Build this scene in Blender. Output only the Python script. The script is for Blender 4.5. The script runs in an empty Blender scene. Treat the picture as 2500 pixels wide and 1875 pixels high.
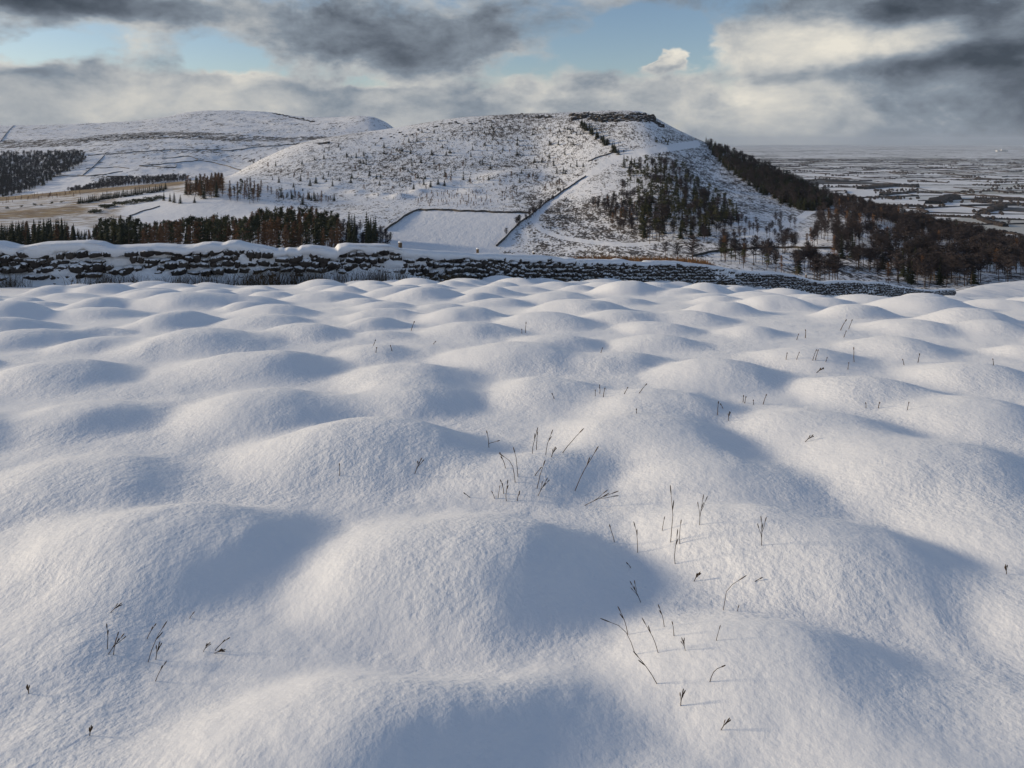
import bpy, math, random
import numpy as np
from mathutils import Vector, Matrix, Euler

random.seed(7)
RNG = np.random.default_rng(11)
SC = bpy.context.scene
COL = SC.collection

# ------------------------------------------------------------------ camera, sky, sun, exposure
FPX, CXP, HYP = 2500 * 24 / 36.0, 1250.0, 345.0      # focal length, centre and horizon in pixels of a 2500 px wide frame
cam_d = bpy.data.cameras.new('camera')
cam_d.lens = 24; cam_d.sensor_width = 36; cam_d.clip_start = 0.05; cam_d.clip_end = 200000
cam_d.shift_y = -(937.5 - HYP) / 2500.0
cam = bpy.data.objects.new('camera', cam_d); COL.objects.link(cam)
cam.location = (0, 0, 0); cam.rotation_euler = (math.radians(90), 0, 0)
SC.camera = cam

SUN_EL = math.radians(13.0)
SUN_DIR = Vector((-math.cos(SUN_EL) * 0.9987, 0.10 * math.cos(SUN_EL), math.sin(SUN_EL))).normalized()   # towards the sun: from the left
SUN_AZ = math.atan2(SUN_DIR.x, SUN_DIR.y)

SC.view_settings.view_transform = 'Standard'; SC.view_settings.look = 'None'
SC.view_settings.exposure = -0.22; SC.view_settings.gamma = 1.0
SC.view_settings.use_curve_mapping = False
SC.cycles.use_denoising = True
SC.cycles.max_bounces = 4; SC.cycles.diffuse_bounces = 2; SC.cycles.glossy_bounces = 1
SC.cycles.transparent_max_bounces = 4; SC.cycles.volume_bounces = 0
SC.cycles.use_adaptive_sampling = True; SC.cycles.adaptive_threshold = 0.02

sun_d = bpy.data.lights.new('sun', 'SUN'); sun_d.energy = 4.4; sun_d.angle = math.radians(8.0); sun_d.color = (1.0, 0.82, 0.58)
sun = bpy.data.objects.new('sun', sun_d); COL.objects.link(sun)
sun.rotation_euler = (-SUN_DIR).to_track_quat('-Z', 'Y').to_euler()

class NT:
    """small helper for building node trees"""
    def __init__(s, tree): s.t = tree; s.n = tree.nodes; s.l = tree.links
    def node(s, typ, **kw):
        n = s.n.new(typ)
        for k, v in kw.items(): setattr(n, k, v)
        return n
    def put(s, sock, v):
        if isinstance(v, bpy.types.NodeSocket): s.l.new(v, sock)
        else: sock.default_value = v
    def math(s, op, a, b=0.0, c=None, clamp=False):
        n = s.node('ShaderNodeMath', operation=op, use_clamp=clamp)
        s.put(n.inputs[0], a); s.put(n.inputs[1], b)
        if c is not None: s.put(n.inputs[2], c)
        return n.outputs[0]
    def vec(s, op, a, b=None, c=None):
        n = s.node('ShaderNodeVectorMath', operation=op)
        s.put(n.inputs[0], a)
        if b is not None: s.put(n.inputs[1], b)
        if c is not None: s.put(n.inputs[2], c)
        return n.outputs['Value'] if op in ('LENGTH', 'DOT_PRODUCT') else n.outputs[0]
    def mapr(s, v, a, b, c=0.0, d=1.0, interp='SMOOTHSTEP'):
        n = s.node('ShaderNodeMapRange', interpolation_type=interp)
        for i, q in enumerate((v, a, b, c, d)): s.put(n.inputs[i], q)
        return n.outputs[0]
    def noise(s, vec, scale, detail=4.0, rough=0.55, dist=0.0, out=0):
        n = s.node('ShaderNodeTexNoise')
        if vec is not None: s.put(n.inputs['Vector'], vec)
        n.inputs['Scale'].default_value = scale; n.inputs['Detail'].default_value = detail
        n.inputs['Roughness'].default_value = rough; n.inputs['Distortion'].default_value = dist
        return n.outputs[out]
    def mix(s, f, a, b):
        n = s.node('ShaderNodeMix', data_type='RGBA')
        s.put(n.inputs[0], f); s.put(n.inputs[6], a); s.put(n.inputs[7], b)
        return n.outputs[2]
    def combine(s, x, y, z=0.0):
        n = s.node('ShaderNodeCombineXYZ')
        for i, q in enumerate((x, y, z)): s.put(n.inputs[i], q)
        return n.outputs[0]
    def ramp(s, f, stops):
        n = s.node('ShaderNodeValToRGB'); s.put(n.inputs[0], f)
        e = n.color_ramp.elements
        e[0].position, e[0].color = stops[0][0], (*stops[0][1], 1)
        e[1].position, e[1].color = stops[-1][0], (*stops[-1][1], 1)
        for p, c in stops[1:-1]:
            q = e.new(p); q.color = (*c, 1)
        return n.outputs[0]

# ---- sky: clear Nishita sky behind banks of broken winter cloud
world = bpy.data.worlds.new('World'); SC.world = world; world.use_nodes = True
W = NT(world.node_tree); W.n.clear()
SKY_STRENGTH = 0.1
sky = W.node('ShaderNodeTexSky', sky_type='NISHITA', sun_disc=False)
sky.sun_elevation = SUN_EL; sky.sun_rotation = SUN_AZ; sky.altitude = 300; sky.air_density = 1.0; sky.dust_density = 0.6; sky.ozone_density = 2.0
tc = W.node('ShaderNodeTexCoord')
dirv = W.vec('NORMALIZE', tc.outputs['Generated'])
sep = W.node('ShaderNodeSeparateXYZ'); W.l.new(dirv, sep.inputs[0])
az = W.math('ARCTAN2', sep.outputs[0], sep.outputs[1])
el = W.math('ARCSINE', sep.outputs[2])
ab = W.combine(W.math('MULTIPLY', az, 10.0), W.math('MULTIPLY', el, 10.0))        # tenths of a radian
flat = W.vec('MULTIPLY', dirv, (1.0, 1.0, 1.8))
wn = W.noise(flat, 8.0, 4.0, 0.62, out=1)
warp = W.vec('MULTIPLY', W.vec('SUBTRACT', wn, (0.5, 0.5, 0.5)), (1.5, 0.62, 0.0))
pw = W.vec('ADD', ab, warp)
def skypos(x, y):
    return (10 * math.atan((x - CXP) / FPX), 10 * math.atan((HYP - y) / math.hypot(FPX, x - CXP)))
def blob(acc, x, y, w, h, amp, soft=0.15):
    a0, e0 = skypos(x, y); c = math.cos(a0 / 10)
    iw, ih = FPX / (10 * w * c * c), FPX / (10 * h * c)
    d = W.vec('LENGTH', W.vec('MULTIPLY_ADD', pw, (iw, ih, 0.0), (-a0 * iw, -e0 * ih, 0.0)))
    v = W.mapr(d, 1.25, soft, 0.0, amp)
    return v if acc is None else W.math('ADD', acc, v)
nn = W.node('ShaderNodeSeparateColor'); W.l.new(W.noise(flat, 7.5, 7.0, 0.62, 0.15, out=1), nn.inputs[0])
n1, n3 = nn.outputs[0], nn.outputs[1]
# cover: where cloud hides the blue
lowsky = W.mapr(el, 0.16, 0.0); midsky = W.mapr(el, 0.55, 0.12)      # broken cloud: thick towards the horizon, open overhead
cov = W.math('ADD', W.math('MULTIPLY_ADD', n1, 1.5, -0.42), W.math('MULTIPLY_ADD', lowsky, 0.38, W.math('MULTIPLY', midsky, 0.22)))
for b in [(110, 115, 170, 45, -0.75), (560, 140, 130, 36, -0.75), (1600, 105, 150, 90, -1.25), (1450, 130, 130, 50, -0.7), (1270, 165, 90, 30, -0.4), (900, 205, 160, 16, -0.35),
          (300, 20, 450, 50, 0.5), (950, 90, 330, 90, 0.5), (2150, 120, 430, 150, 0.9), (1655, 142, 44, 40, 1.4, 0.0), (1625, 160, 50, 28, 1.1, 0.0), (700, 240, 900, 60, 0.45)]:
    cov = blob(cov, *b)
cover = W.mapr(cov, 0.26, 0.74)
rim = W.mapr(cov, 1.0, 0.5, 0.0, 0.22)          # thin edges of the cloud catch the light, thick cores stay grey
# how bright the cloud is
br = W.math('ADD', W.math('MULTIPLY_ADD', n3, 1.1, -0.14), W.math('MULTIPLY_ADD', lowsky, 0.15, rim))
for b in [(250, 8, 420, 44, -0.28), (960, 85, 270, 80, -0.17, 0.1), (1090, 160, 190, 40, -0.14), (480, 75, 90, 45, -0.12), (390, 150, 100, 24, -0.14), (100, 175, 130, 20, -0.12), (800, 15, 420, 40, -0.14),
          (1330, 40, 190, 60, -0.14), (1750, 0, 320, 40, -0.22), (2280, 10, 420, 55, -0.30, 0.1), (2540, 120, 260, 190, -0.22, 0.1), (2330, 140, 270, 44, -0.34, 0.2), (2400, 285, 380, 130, -0.32, 0.1), (2020, 188, 420, 30, -0.14),
          (280, 95, 90, 45, 0.18), (620, 178, 90, 24, 0.16), (930, 238, 80, 20, 0.12), (1140, 232, 110, 18, 0.12), (1380, 240, 160, 24, 0.12),
          (1960, 105, 360, 80, 0.50, 0.2), (1655, 140, 36, 34, 0.35, 0.0), (1625, 160, 40, 22, 0.28, 0.0), (1850, 240, 280, 90, 0.34, 0.0), (400, 250, 800, 70, 0.15, 0.0)]:
    br = blob(br, *b)
cloud_c = W.ramp(br, [(0.0, (0.055, 0.072, 0.096)), (0.20, (0.125, 0.152, 0.192)), (0.45, (0.275, 0.325, 0.385)), (0.66, (0.53, 0.55, 0.56)), (1.0, (0.95, 0.90, 0.79))])
blue = W.vec('MULTIPLY', sky.outputs[0], (SKY_STRENGTH * 1.52, SKY_STRENGTH * 1.46, SKY_STRENGTH * 1.52))
skyc = W.mix(cover, blue, cloud_c)
bg = W.node('ShaderNodeBackground'); bg.inputs['Strength'].default_value = SKY_STRENGTH
W.l.new(W.vec('MULTIPLY', skyc, (1 / SKY_STRENGTH,) * 3), bg.inputs['Color'])
wo = W.node('ShaderNodeOutputWorld'); W.l.new(bg.outputs[0], wo.inputs['Surface'])
world.cycles.sampling_method = 'NONE'

# ------------------------------------------------------------------ small numeric helpers
def pchip(xk, yk, x):
    xk = np.asarray(xk, float); yk = np.asarray(yk, float)
    h = np.diff(xk); d = np.diff(yk) / h
    m = np.zeros_like(yk)
    if len(xk) == 2: m[:] = d[0]
    else:
        w1 = 2 * h[1:] + h[:-1]; w2 = h[1:] + 2 * h[:-1]
        ok = d[:-1] * d[1:] > 0
        with np.errstate(divide='ignore', invalid='ignore'):
            mm = (w1 + w2) / (w1 / d[:-1] + w2 / d[1:])
        m[1:-1] = np.where(ok, mm, 0.0)
        m[0] = d[0]; m[-1] = d[-1]
    x = np.clip(x, xk[0], xk[-1])
    i = np.clip(np.searchsorted(xk, x, side='right') - 1, 0, len(h) - 1)
    t = (x - xk[i]) / h[i]
    return ((1 + 2 * t) * (1 - t) ** 2 * yk[i] + t * (1 - t) ** 2 * h[i] * m[i] + t * t * (3 - 2 * t) * yk[i + 1] + t * t * (t - 1) * h[i] * m[i + 1])

def vnoise(x, y, seed=0):
    xi = np.floor(x); yi = np.floor(y); fx = x - xi; fy = y - yi
    def h(a, b):
        v = np.sin(a * 127.1 + b * 311.7 + seed * 74.7) * 43758.5453
        return v - np.floor(v)
    fx = fx * fx * fx * (fx * (fx * 6 - 15) + 10); fy = fy * fy * fy * (fy * (fy * 6 - 15) + 10)
    a = h(xi, yi); b = h(xi + 1, yi); c = h(xi, yi + 1); d = h(xi + 1, yi + 1)
    return a + (b - a) * fx + (c - a) * fy + (a - b - c + d) * fx * fy
def fbm(x, y, seed=0, octs=4, gain=0.5):
    s = 0; a = 1; t = 0
    for o in range(octs):
        s = s + a * vnoise(x * 2 ** o + 17.3 * o, y * 2 ** o - 9.1 * o, seed + o); t += a; a *= gain
    return s / t
def sstep(a, b, x):
    t = np.clip((x - a) / (b - a), 0, 1); return t * t * (3 - 2 * t)
def in_poly(px, py, poly):
    poly = np.asarray(poly, float); inside = np.zeros(np.shape(px), bool); j = len(poly) - 1
    for i in range(len(poly)):
        xi, yi = poly[i]; xj, yj = poly[j]
        c = ((yi > py) != (yj > py)) & (px < (xj - xi) * (py - yi) / (yj - yi + 1e-12) + xi)
        inside ^= c; j = i
    return inside
def dist_line(px, py, pts, ys=1.0):
    pts = np.asarray(pts, float); best = np.full(np.shape(px), 1e9)
    for (x0, y0), (x1, y1) in zip(pts[:-1], pts[1:]):
        dx, dy = x1 - x0, (y1 - y0) * ys
        t = np.clip(((px - x0) * dx + (py - y0) * ys * dy) / (dx * dx + dy * dy + 1e-9), 0, 1)
        best = np.minimum(best, np.hypot(px - x0 - t * dx, (py - y0) * ys - t * dy))
    return best

# ------------------------------------------------------------------ the lie of the land
# Feature lines of the landscape running from left to right; each point is (bearing as a frame column, sight line as a frame row, distance ahead in metres).
PLAIN_Z = -220.0
def pz(Y): return HYP + FPX * (-PLAIN_Z) / Y
WALL_PTS = [(-500, 702, 18.8), (0, 700, 19.5), (500, 697, 20.5), (1000, 692, 22.5), (1250, 692, 26), (1500, 695, 32), (1700, 700, 39), (1900, 708, 50), (2000, 722, 58), (2150, 724, 75), (2330, 726, 105), (2600, 730, 115)]
LINES = [
    [(0, 2010, 1.5), (2500, 2010, 1.5)],
    [(0, 1510, 2.3), (2500, 1510, 2.3)],
    [(0, 1135, 3.6), (2500, 1135, 3.6)],
    [(0, 945, 5.2), (2500, 945, 5.2)],
    [(0, 812, 8), (1250, 800, 8), (2500, 806, 8)],
    [(0, 752, 11), (1250, 742, 11), (2500, 752, 11)],
    [(0, 717, 16), (600, 708, 16), (1250, 704, 16), (1700, 710, 16), (2000, 733, 16), (2500, 738, 16)],
    WALL_PTS,
    [(0, 690, 80), (1000, 690, 80), (1300, 650, 130), (1450, 634, 130), (1700, 640, 130), (1850, 690, 130), (2150, 740, 130), (2330, 712, 130), (2400, 697, 135), (2500, 688, 140), (2700, 680, 140)],
    [(0, 622, 330), (500, 622, 330), (800, 625, 340), (920, 618, 400), (1250, 622, 420), (1400, 634, 400), (1600, 640, 360), (1800, 655, 320), (2000, 700, 300), (2300, 715, 280), (2500, 708, 260)],
    [(0, 562, 480), (250, 562, 480), (500, 552, 500), (700, 540, 510), (850, 535, 520), (1000, 520, 560), (1290, 523, 560), (1400, 563, 500), (1600, 595, 430), (1750, 606, 400), (1900, 606, 400), (2030, 600, 400), (2300, 632, 380), (2500, 655, 360)],
    [(0, 515, 620), (250, 505, 620), (450, 485, 620), (600, 470, 650), (800, 485, 660), (1000, 490, 650), (1300, 476, 680), (1450, 505, 580), (1600, 525, 520), (1750, 565, 470), (1850, 566, 460), (1950, 560, 480), (2050, 535, 520), (2300, 600, 440), (2500, 640, 410)],
    [(0, 483, 800), (250, 460, 800), (450, 443, 790), (560, 434, 780), (700, 425, 790), (900, 408, 820), (1100, 395, 850), (1300, 400, 850), (1450, 398, 790), (1600, 408, 740), (1750, 452, 700), (1850, 484, 650), (1950, 515, 580), (2030, 500, 640), (2100, 520, 600), (2300, 578, 490), (2500, 622, 440)],
    [(0, 508, 1000), (250, 488, 1000), (430, 466, 1000), (520, 446, 950), (560, 432, 930), (620, 398, 950), (723, 352, 1000), (850, 328, 1050), (972, 311, 1100), (1074, 294, 1110), (1250, 279, 1110), (1400, 274, 1090), (1571, 269, 1080), (1605, 290, 1065), (1672, 326, 1030), (1729, 350, 1000), (1800, 382, 930), (1900, 424, 850), (1980, 462, 780), (2030, 486, 720), (2100, 508, 640), (2300, 566, 520), (2500, 614, 460)],
    [(0, 472, 1400), (250, 458, 1400), (450, 452, 1400), (560, 450, 1350), (700, 400, 1400), (1000, 345, 1500), (1250, 322, 1500), (1600, 335, 1400), (1700, 380, 1300), (1900, 470, 1150), (2030, 560, 1050), (2300, 660, 1000), (2500, 690, 1000)],
    [(0, 425, 1700), (250, 412, 1700), (450, 408, 1750), (560, 412, 1800), (700, 388, 1850), (1000, 365, 1900), (1250, 400, 1800), (1600, pz(1700), 1700), (2500, pz(1500), 1500)],
    [(0, 350, 2300), (250, 341, 2300), (500, 336, 2350), (700, 343, 2400), (850, 338, 2500), (960, 350, 2500), (1060, 420, 2500), (1150, pz(2500), 2500), (2500, pz(2400), 2400)],
    [(0, 322, 2800), (250, 318, 2850), (450, 306, 2900), (600, 300, 2950), (780, 304, 2850), (900, 300, 2800), (960, 325, 2800), (1060, 430, 2800), (1150, pz(2800), 2800), (2500, pz(2800), 2800)],
    [(0, 308, 3150), (200, 302, 3150), (385, 290, 3250), (450, 274, 3500), (500, 270, 3550), (660, 273, 3550), (692, 282, 3500), (790, 288, 3350), (850, 283, 3150), (905, 281, 3050), (940, 296, 3050), (972, 318, 3050), (1060, 420, 3050), (1150, pz(3100), 3100), (2500, pz(3100), 3100)],
    [(0, 330, 4500), (450, 310, 4700), (905, 330, 4500), (1060, 400, 4500), (1150, pz(4500), 4500), (2500, pz(4500), 4500)],
    [(0, pz(7500), 7500), (2500, pz(7500), 7500)],
    [(0, pz(15000), 15000), (2500, pz(15000), 15000)],
    [(0, pz(42000), 42000), (2500, pz(42000), 42000)],
]
XT = np.linspace(-800, 3300, 1026)
ST = np.linspace(math.log(1.2), math.log(42000), 1500)
LY = np.array([np.exp(pchip([p[0] for p in L], [math.log(p[2]) for p in L], XT)) for L in LINES])
LZ = np.array([-(pchip([p[0] for p in L], [p[1] for p in L], XT) - HYP) / FPX for L in LINES]) * LY
ZT = np.empty((len(XT), len(ST)))
for i in range(len(XT)):
    ZT[i] = pchip(np.log(LY[:, i]), LZ[:, i], ST)
_k = np.exp(-0.5 * (np.arange(-16, 17) / 6.0) ** 2); _k /= _k.sum()
_zp = np.pad(ZT, ((16, 16), (0, 0)), mode='edge')
_zs = sum(_k[q] * _zp[q:q + len(XT)] for q in range(33))
_w = sstep(math.log(250), math.log(420), ST)[None, :]
ZT = ZT * (1 - _w) + _zs * _w
def base_z(X, Y):
    Yc = np.maximum(Y, 1.2); xp = np.clip(CXP + FPX * X / Yc, -799, 3299); s = np.clip(np.log(Yc), ST[0], ST[-1] - 1e-6)
    a = (xp - XT[0]) / (XT[1] - XT[0]); i = np.clip(a.astype(int), 0, len(XT) - 2); a = a - i
    b = (s - ST[0]) / (ST[1] - ST[0]); j = np.clip(b.astype(int), 0, len(ST) - 2); b = b - j
    return (ZT[i, j] * (1 - a) + ZT[i + 1, j] * a) * (1 - b) + (ZT[i, j + 1] * (1 - a) + ZT[i + 1, j + 1] * a) * b
def wall_Y(xp):
    return np.exp(pchip([p[0] for p in WALL_PTS], [math.log(p[2]) for p in WALL_PTS], xp))

# ---- the snow mounds of the near field: crest column, crest row and width of each (2212 px frame), then smaller ones strewn between
K = 2500 / 2212.0
TR = [(400, 630, 260, 1.15), (540, 640, 180, 1), (700, 628, 200, .9), (830, 668, 190, .9), (960, 655, 120, .8), (1180, 675, 240, 1), (1350, 606, 170, 1.35), (1350, 672, 200, 1), (1480, 670, 200, 1), (1560, 640, 150, 1), (200, 665, 210, .9),
      (60, 712, 240, 1), (205, 707, 160, .8), (430, 712, 330, 1), (660, 700, 230, 1), (570, 680, 200, .8), (830, 716, 150, .7), (130, 775, 330, 1), (550, 757, 380, 1.05), (1120, 740, 330, .95), (1420, 726, 220, .8), (1560, 780, 300, 1), (1740, 752, 260, .9),
      (1960, 690, 210, 1), (2130, 695, 200, 1), (1940, 728, 240, 1), (2080, 780, 260, 1), (1880, 812, 290, 1), (880, 783, 330, .9), (880, 828, 330, .9), (1190, 818, 300, .85), (180, 865, 360, .8), (590, 838, 430, 1), (1420, 838, 340, .85), (800, 894, 560, 1.2, 0.0, 0.66),
      (1390, 895, 430, 1.0), (1760, 880, 380, .9), (2110, 862, 320, .9), (1990, 935, 560, 1), (180, 992, 400, .8), (330, 1064, 760, 1.12, -0.05, 0.58), (980, 1092, 720, 1.25, 0.05, 0.62), (1560, 985, 430, .8), (1740, 1092, 640, 1.12, -0.1, 0.64), (2200, 1075, 520, .9), (2190, 1250, 420, .8),
      (820, 1440, 1150, .9, 0.26, 0.46), (1650, 1345, 700, 1.12, -0.2, 0.66), (120, 1330, 420, .5), (2150, 1480, 500, .7), (2000, 1640, 700, .6), (100, 1640, 500, .35)]
MX, MY, MR, MH, MA, MS = [], [], [], [], [], []
def solve_crest(xp, yp, h):
    Ys = np.exp(np.linspace(math.log(1.3), math.log(19), 600)); X = (xp - CXP) / FPX * Ys
    z = base_z(X, Ys) + h
    rows = HYP - FPX * z / Ys
    k = np.argmax(rows <= yp) if (rows <= yp).any() else len(Ys) - 1
    return Ys[k]
for q in TR:
    cx, cy, w, hf = q[:4]; ang, asp = (q[4], q[5]) if len(q) > 4 else (random.uniform(-0.35, 0.35), random.uniform(0.74, 0.95))
    k = 0.075 * min(1.0, max(0.0, (cy - 700) / 330.0))          # a near mound is seen from above: its middle lies below its far rim
    xp, yp, wp = cx * K, (cy + k * w) * K, w * K
    Y = 3.0; h = 0.25
    for _ in range(4):
        h = (0.106 if wp < 420 else 0.096) * wp / FPX * Y * hf
        Y = solve_crest(xp, yp, h)
    MX.append((xp - CXP) / FPX * Y); MY.append(Y); MR.append(0.5 * wp / FPX * Y * 1.22); MH.append(h); MA.append(ang); MS.append(asp)
tries = 0
while tries < 9000:
    tries += 1
    th = random.uniform(-3.14159, 3.14159); r = math.exp(random.uniform(math.log(1.2), math.log(130)))
    if abs(th) > 0.95 and r > 25: continue
    X, Y = math.sin(th) * r, math.cos(th) * r
    rad = random.uniform(0.55, 1.05) * (1 if r > 9 else 0.8) * (1 if r < 22 else 1.35)
    xpp = CXP + FPX * X / max(Y, 1)
    if Y > 0 and Y > 0.985 * wall_Y(np.array([xpp]))[0] - 0.9: continue
    a = np.array(MX) - X; b = np.array(MY) - Y
    if (np.hypot(a, b) > 0.60 * (np.array(MR) + rad)).all():
        MX.append(X); MY.append(Y); MR.append(rad); MH.append(rad * random.uniform(0.14, 0.24) * (0.8 if r < 8 else 1)); MA.append(random.uniform(-0.7, 0.7)); MS.append(random.uniform(0.62, 0.95))
MX, MY, MR, MH, MA, MS = map(np.array, (MX, MY, MR, MH, MA, MS))
def field_z(X, Y):
    X = np.asarray(X, float); Y = np.asarray(Y, float); sh = X.shape
    X = X.ravel(); Y = Y.ravel()
    wx = X + 0.10 * (fbm(X * 1.3, Y * 1.3, 5, 2) - 0.5) * 2; wy = Y + 0.10 * (fbm(X * 1.3 + 40, Y * 1.3, 6, 2) - 0.5) * 2
    acc = np.zeros_like(X)
    order = np.argsort(Y); ys = Y[order]
    for mx, my, mr, mh, ma, ms in zip(MX, MY, MR, MH, MA, MS):
        lo = np.searchsorted(ys, my - 2.2 * mr / ms); hi = np.searchsorted(ys, my + 2.2 * mr / ms)
        idx = order[lo:hi]
        dx = wx[idx] - mx; dy = wy[idx] - my
        c, s = math.cos(ma), math.sin(ma)
        q = ((dx * c + dy * s) / mr) ** 2 + ((-dx * s + dy * c) / (mr * ms)) ** 2
        acc[idx] += (mh * np.cos(0.5 * math.pi * np.minimum(np.sqrt(q), 1.0) ** 1.26) ** 2) ** 1.42
    z = base_z(X, Y) + acc ** (1 / 1.42)
    z += 0.035 * (fbm(X * 0.9, Y * 0.9, 21, 3) - 0.5) + 0.022 * (fbm(X * 3.1, Y * 3.1, 31, 4) - 0.5)
    return z.reshape(sh)

# ------------------------------------------------------------------ scene helpers
def new_obj(name, me, parent=None, loc=(0, 0, 0), rot=None, scale=None):
    o = bpy.data.objects.new(name, me); COL.objects.link(o)
    o.location = loc
    if rot is not None: o.rotation_euler = rot
    if scale is not None: o.scale = scale
    if parent is not None: o.parent = parent
    return o
def tag(o, label=None, cat=None, group=None, kind=None):
    if label: o['label'] = label
    if cat: o['category'] = cat
    if group: o['group'] = group
    if kind: o['kind'] = kind
    return o
def mesh(name, V, F, mat=None, smooth=False):
    me = bpy.data.meshes.new(name)
    V = np.asarray(V, np.float32); 
    if isinstance(F, np.ndarray):
        n = F.shape[1]
        me.vertices.add(len(V)); me.vertices.foreach_set('co', V.ravel())
        me.loops.add(F.size); me.loops.foreach_set('vertex_index', F.ravel().astype(np.int32))
        me.polygons.add(len(F)); me.polygons.foreach_set('loop_start', np.arange(0, F.size, n, dtype=np.int32))
        me.update(calc_edges=True)
    else:
        me.from_pydata(V.tolist(), [], F); me.update()
    if smooth: me.polygons.foreach_set('use_smooth', np.ones(len(me.polygons), bool))
    if mat: me.materials.append(mat)
    return me
def attr(me, name, vals):
    a = me.attributes.new(name, 'FLOAT', 'POINT'); a.data.foreach_set('value', np.asarray(vals, np.float32))
def grid_faces(nr, nc):
    i = np.arange(nr - 1)[:, None] * nc + np.arange(nc - 1)[None, :]
    return np.stack([i, i + 1, i + nc + 1, i + nc], -1).reshape(-1, 4)

# ------------------------------------------------------------------ materials
def mat(name):
    m = bpy.data.materials.new(name); m.use_nodes = True
    T = NT(m.node_tree); b = m.node_tree.nodes['Principled BSDF']
    b.inputs['Specular IOR Level'].default_value = 0.2; b.inputs['Roughness'].default_value = 0.8
    return m, T, b
def bump(T, b, h, strength, dist, prev=None):
    n = T.node('ShaderNodeBump'); n.inputs['Strength'].default_value = strength; n.inputs['Distance'].default_value = dist
    T.l.new(h, n.inputs['Height'])
    if prev is not None: T.l.new(prev, n.inputs['Normal'])
    T.l.new(n.outputs[0], b.inputs['Normal'])
    return n.outputs[0]
SNOW = (0.86, 0.875, 0.90, 1)
def attr_node(T, name):
    n = T.node('ShaderNodeAttribute'); n.attribute_name = name; return n.outputs['Fac']

M_snow, T, b = mat('snow_field')
b.inputs['Base Color'].default_value = SNOW; b.inputs['Roughness'].default_value = 0.55
b.inputs['Sheen Weight'].default_value = 0.15; b.inputs['Sheen Roughness'].default_value = 0.6
g = T.node('ShaderNodeTexCoord').outputs['Object']
v1 = T.noise(g, 48, 3, 0.6); v2 = T.noise(g, 17, 2, 0.5)
hh = T.math('ADD', v1, T.math('MULTIPLY', v2, 1.3))
vv = T.mapr(T.noise(g, 1.1, 3, 0.6), 0.3, 0.7, 0.35, 1.0)
hh = T.math('MULTIPLY', hh, vv)
bump(T, b, hh, 0.6, 0.009)

M_wsnow, T, b = mat('snow_on_wall')
b.inputs['Base Color'].default_value = SNOW; b.inputs['Roughness'].default_value = 0.6
bump(T, b, T.noise(T.node('ShaderNodeTexCoord').outputs['Object'], 14, 4, 0.6), 0.6, 0.03)

def up_mask(T, lo, hi, nscale, namp):
    ge = T.node('ShaderNodeNewGeometry'); sp = T.node('ShaderNodeSeparateXYZ'); T.l.new(ge.outputs['Normal'], sp.inputs[0])
    p = T.node('ShaderNodeNewGeometry').outputs['Position']
    nz = T.noise(p, nscale, 4, 0.6)
    return T.mapr(T.math('ADD', sp.outputs[2], T.math('MULTIPLY_ADD', nz, namp, -0.5 * namp)), lo, hi), p
def rock_mat(name, c0, c1, scale, lo, hi, nscale, namp, bdist):
    m, T, b = mat(name)
    up, p = up_mask(T, lo, hi, nscale, namp)
    oi = T.node('ShaderNodeObjectInfo').outputs['Random']
    f = T.math('ADD', T.math('MULTIPLY', T.noise(p, scale, 5, 0.65), 0.75), T.math('MULTIPLY', oi, 0.35))
    c = T.ramp(f, [(0.2, c0), (0.75, c1)])
    T.l.new(T.mix(up, c, SNOW), b.inputs['Base Color'])
    bump(T, b, T.noise(p, scale * 2.2, 5, 0.65), 0.8, bdist)
    return m
M_stone = rock_mat('gritstone', (0.016, 0.014, 0.015), (0.085, 0.072, 0.062), 7, 0.40, 0.62, 15, 1.9, 0.02)
M_crag = rock_mat('crag_rock', (0.014, 0.013, 0.014), (0.048, 0.042, 0.039), 0.25, 0.82, 1.05, 0.35, 0.9, 0.5)
M_fwall = rock_mat('field_wall_stone', (0.04, 0.036, 0.032), (0.10, 0.085, 0.07), 0.5, 0.75, 0.95, 0.6, 0.6, 0.1)

def hill_material(name, fine, coarse, tone):
    m, T, b = mat(name)
    p = T.node('ShaderNodeTexCoord').outputs['Object']
    scrub = attr_node(T, 'scrub'); grass = attr_node(T, 'grass')
    q = T.vec('MULTIPLY', p, (1.0, 0.42, 1.0))
    na = T.noise(q, fine, 4, 0.70, 0.4); nb = T.noise(q, coarse, 4, 0.62); nc = T.noise(p, 0.011, 3, 0.6)
    f = T.math('ADD', T.math('MULTIPLY', na, 0.62), T.math('MULTIPLY', nb, 0.38))
    f = T.math('ADD', f, T.math('MULTIPLY_ADD', nc, 0.22, -0.11))
    thr = T.math('MULTIPLY_ADD', scrub, -0.30, 0.70)
    dark = T.mapr(T.math('SUBTRACT', f, thr), -0.01, 0.07)
    dark = T.math('MULTIPLY', dark, T.mapr(scrub, 0.02, 0.2))
    tint = T.mapr(T.noise(p, 0.05, 3, 0.6), 0.35, 0.65)
    dc = T.mix(tint, (0.048, 0.045, 0.046, 1), (0.085, 0.068, 0.054, 1))
    gn = T.mapr(T.math('ADD', T.noise(T.vec('MULTIPLY', p, (0.25, 1.0, 1.0)), fine * 0.35, 5, 0.7), T.math('MULTIPLY', grass, 0.5)), 0.62, 0.86)
    gcol = T.mix(tint, (0.33, 0.24, 0.13, 1), (0.20, 0.145, 0.095, 1))
    c = T.mix(T.math('MULTIPLY', gn, T.mapr(grass, 0.02, 0.3)), tone, gcol)
    c = T.mix(dark, c, dc)
    T.l.new(c, b.inputs['Base Color'])
    bump(T, b, T.math('ADD', nb, T.math('MULTIPLY', na, 0.5)), 0.6, 0.9)
    return m
M_hill = hill_material('hill_snow', 0.60, 0.17, (0.82, 0.835, 0.865, 1))
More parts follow.
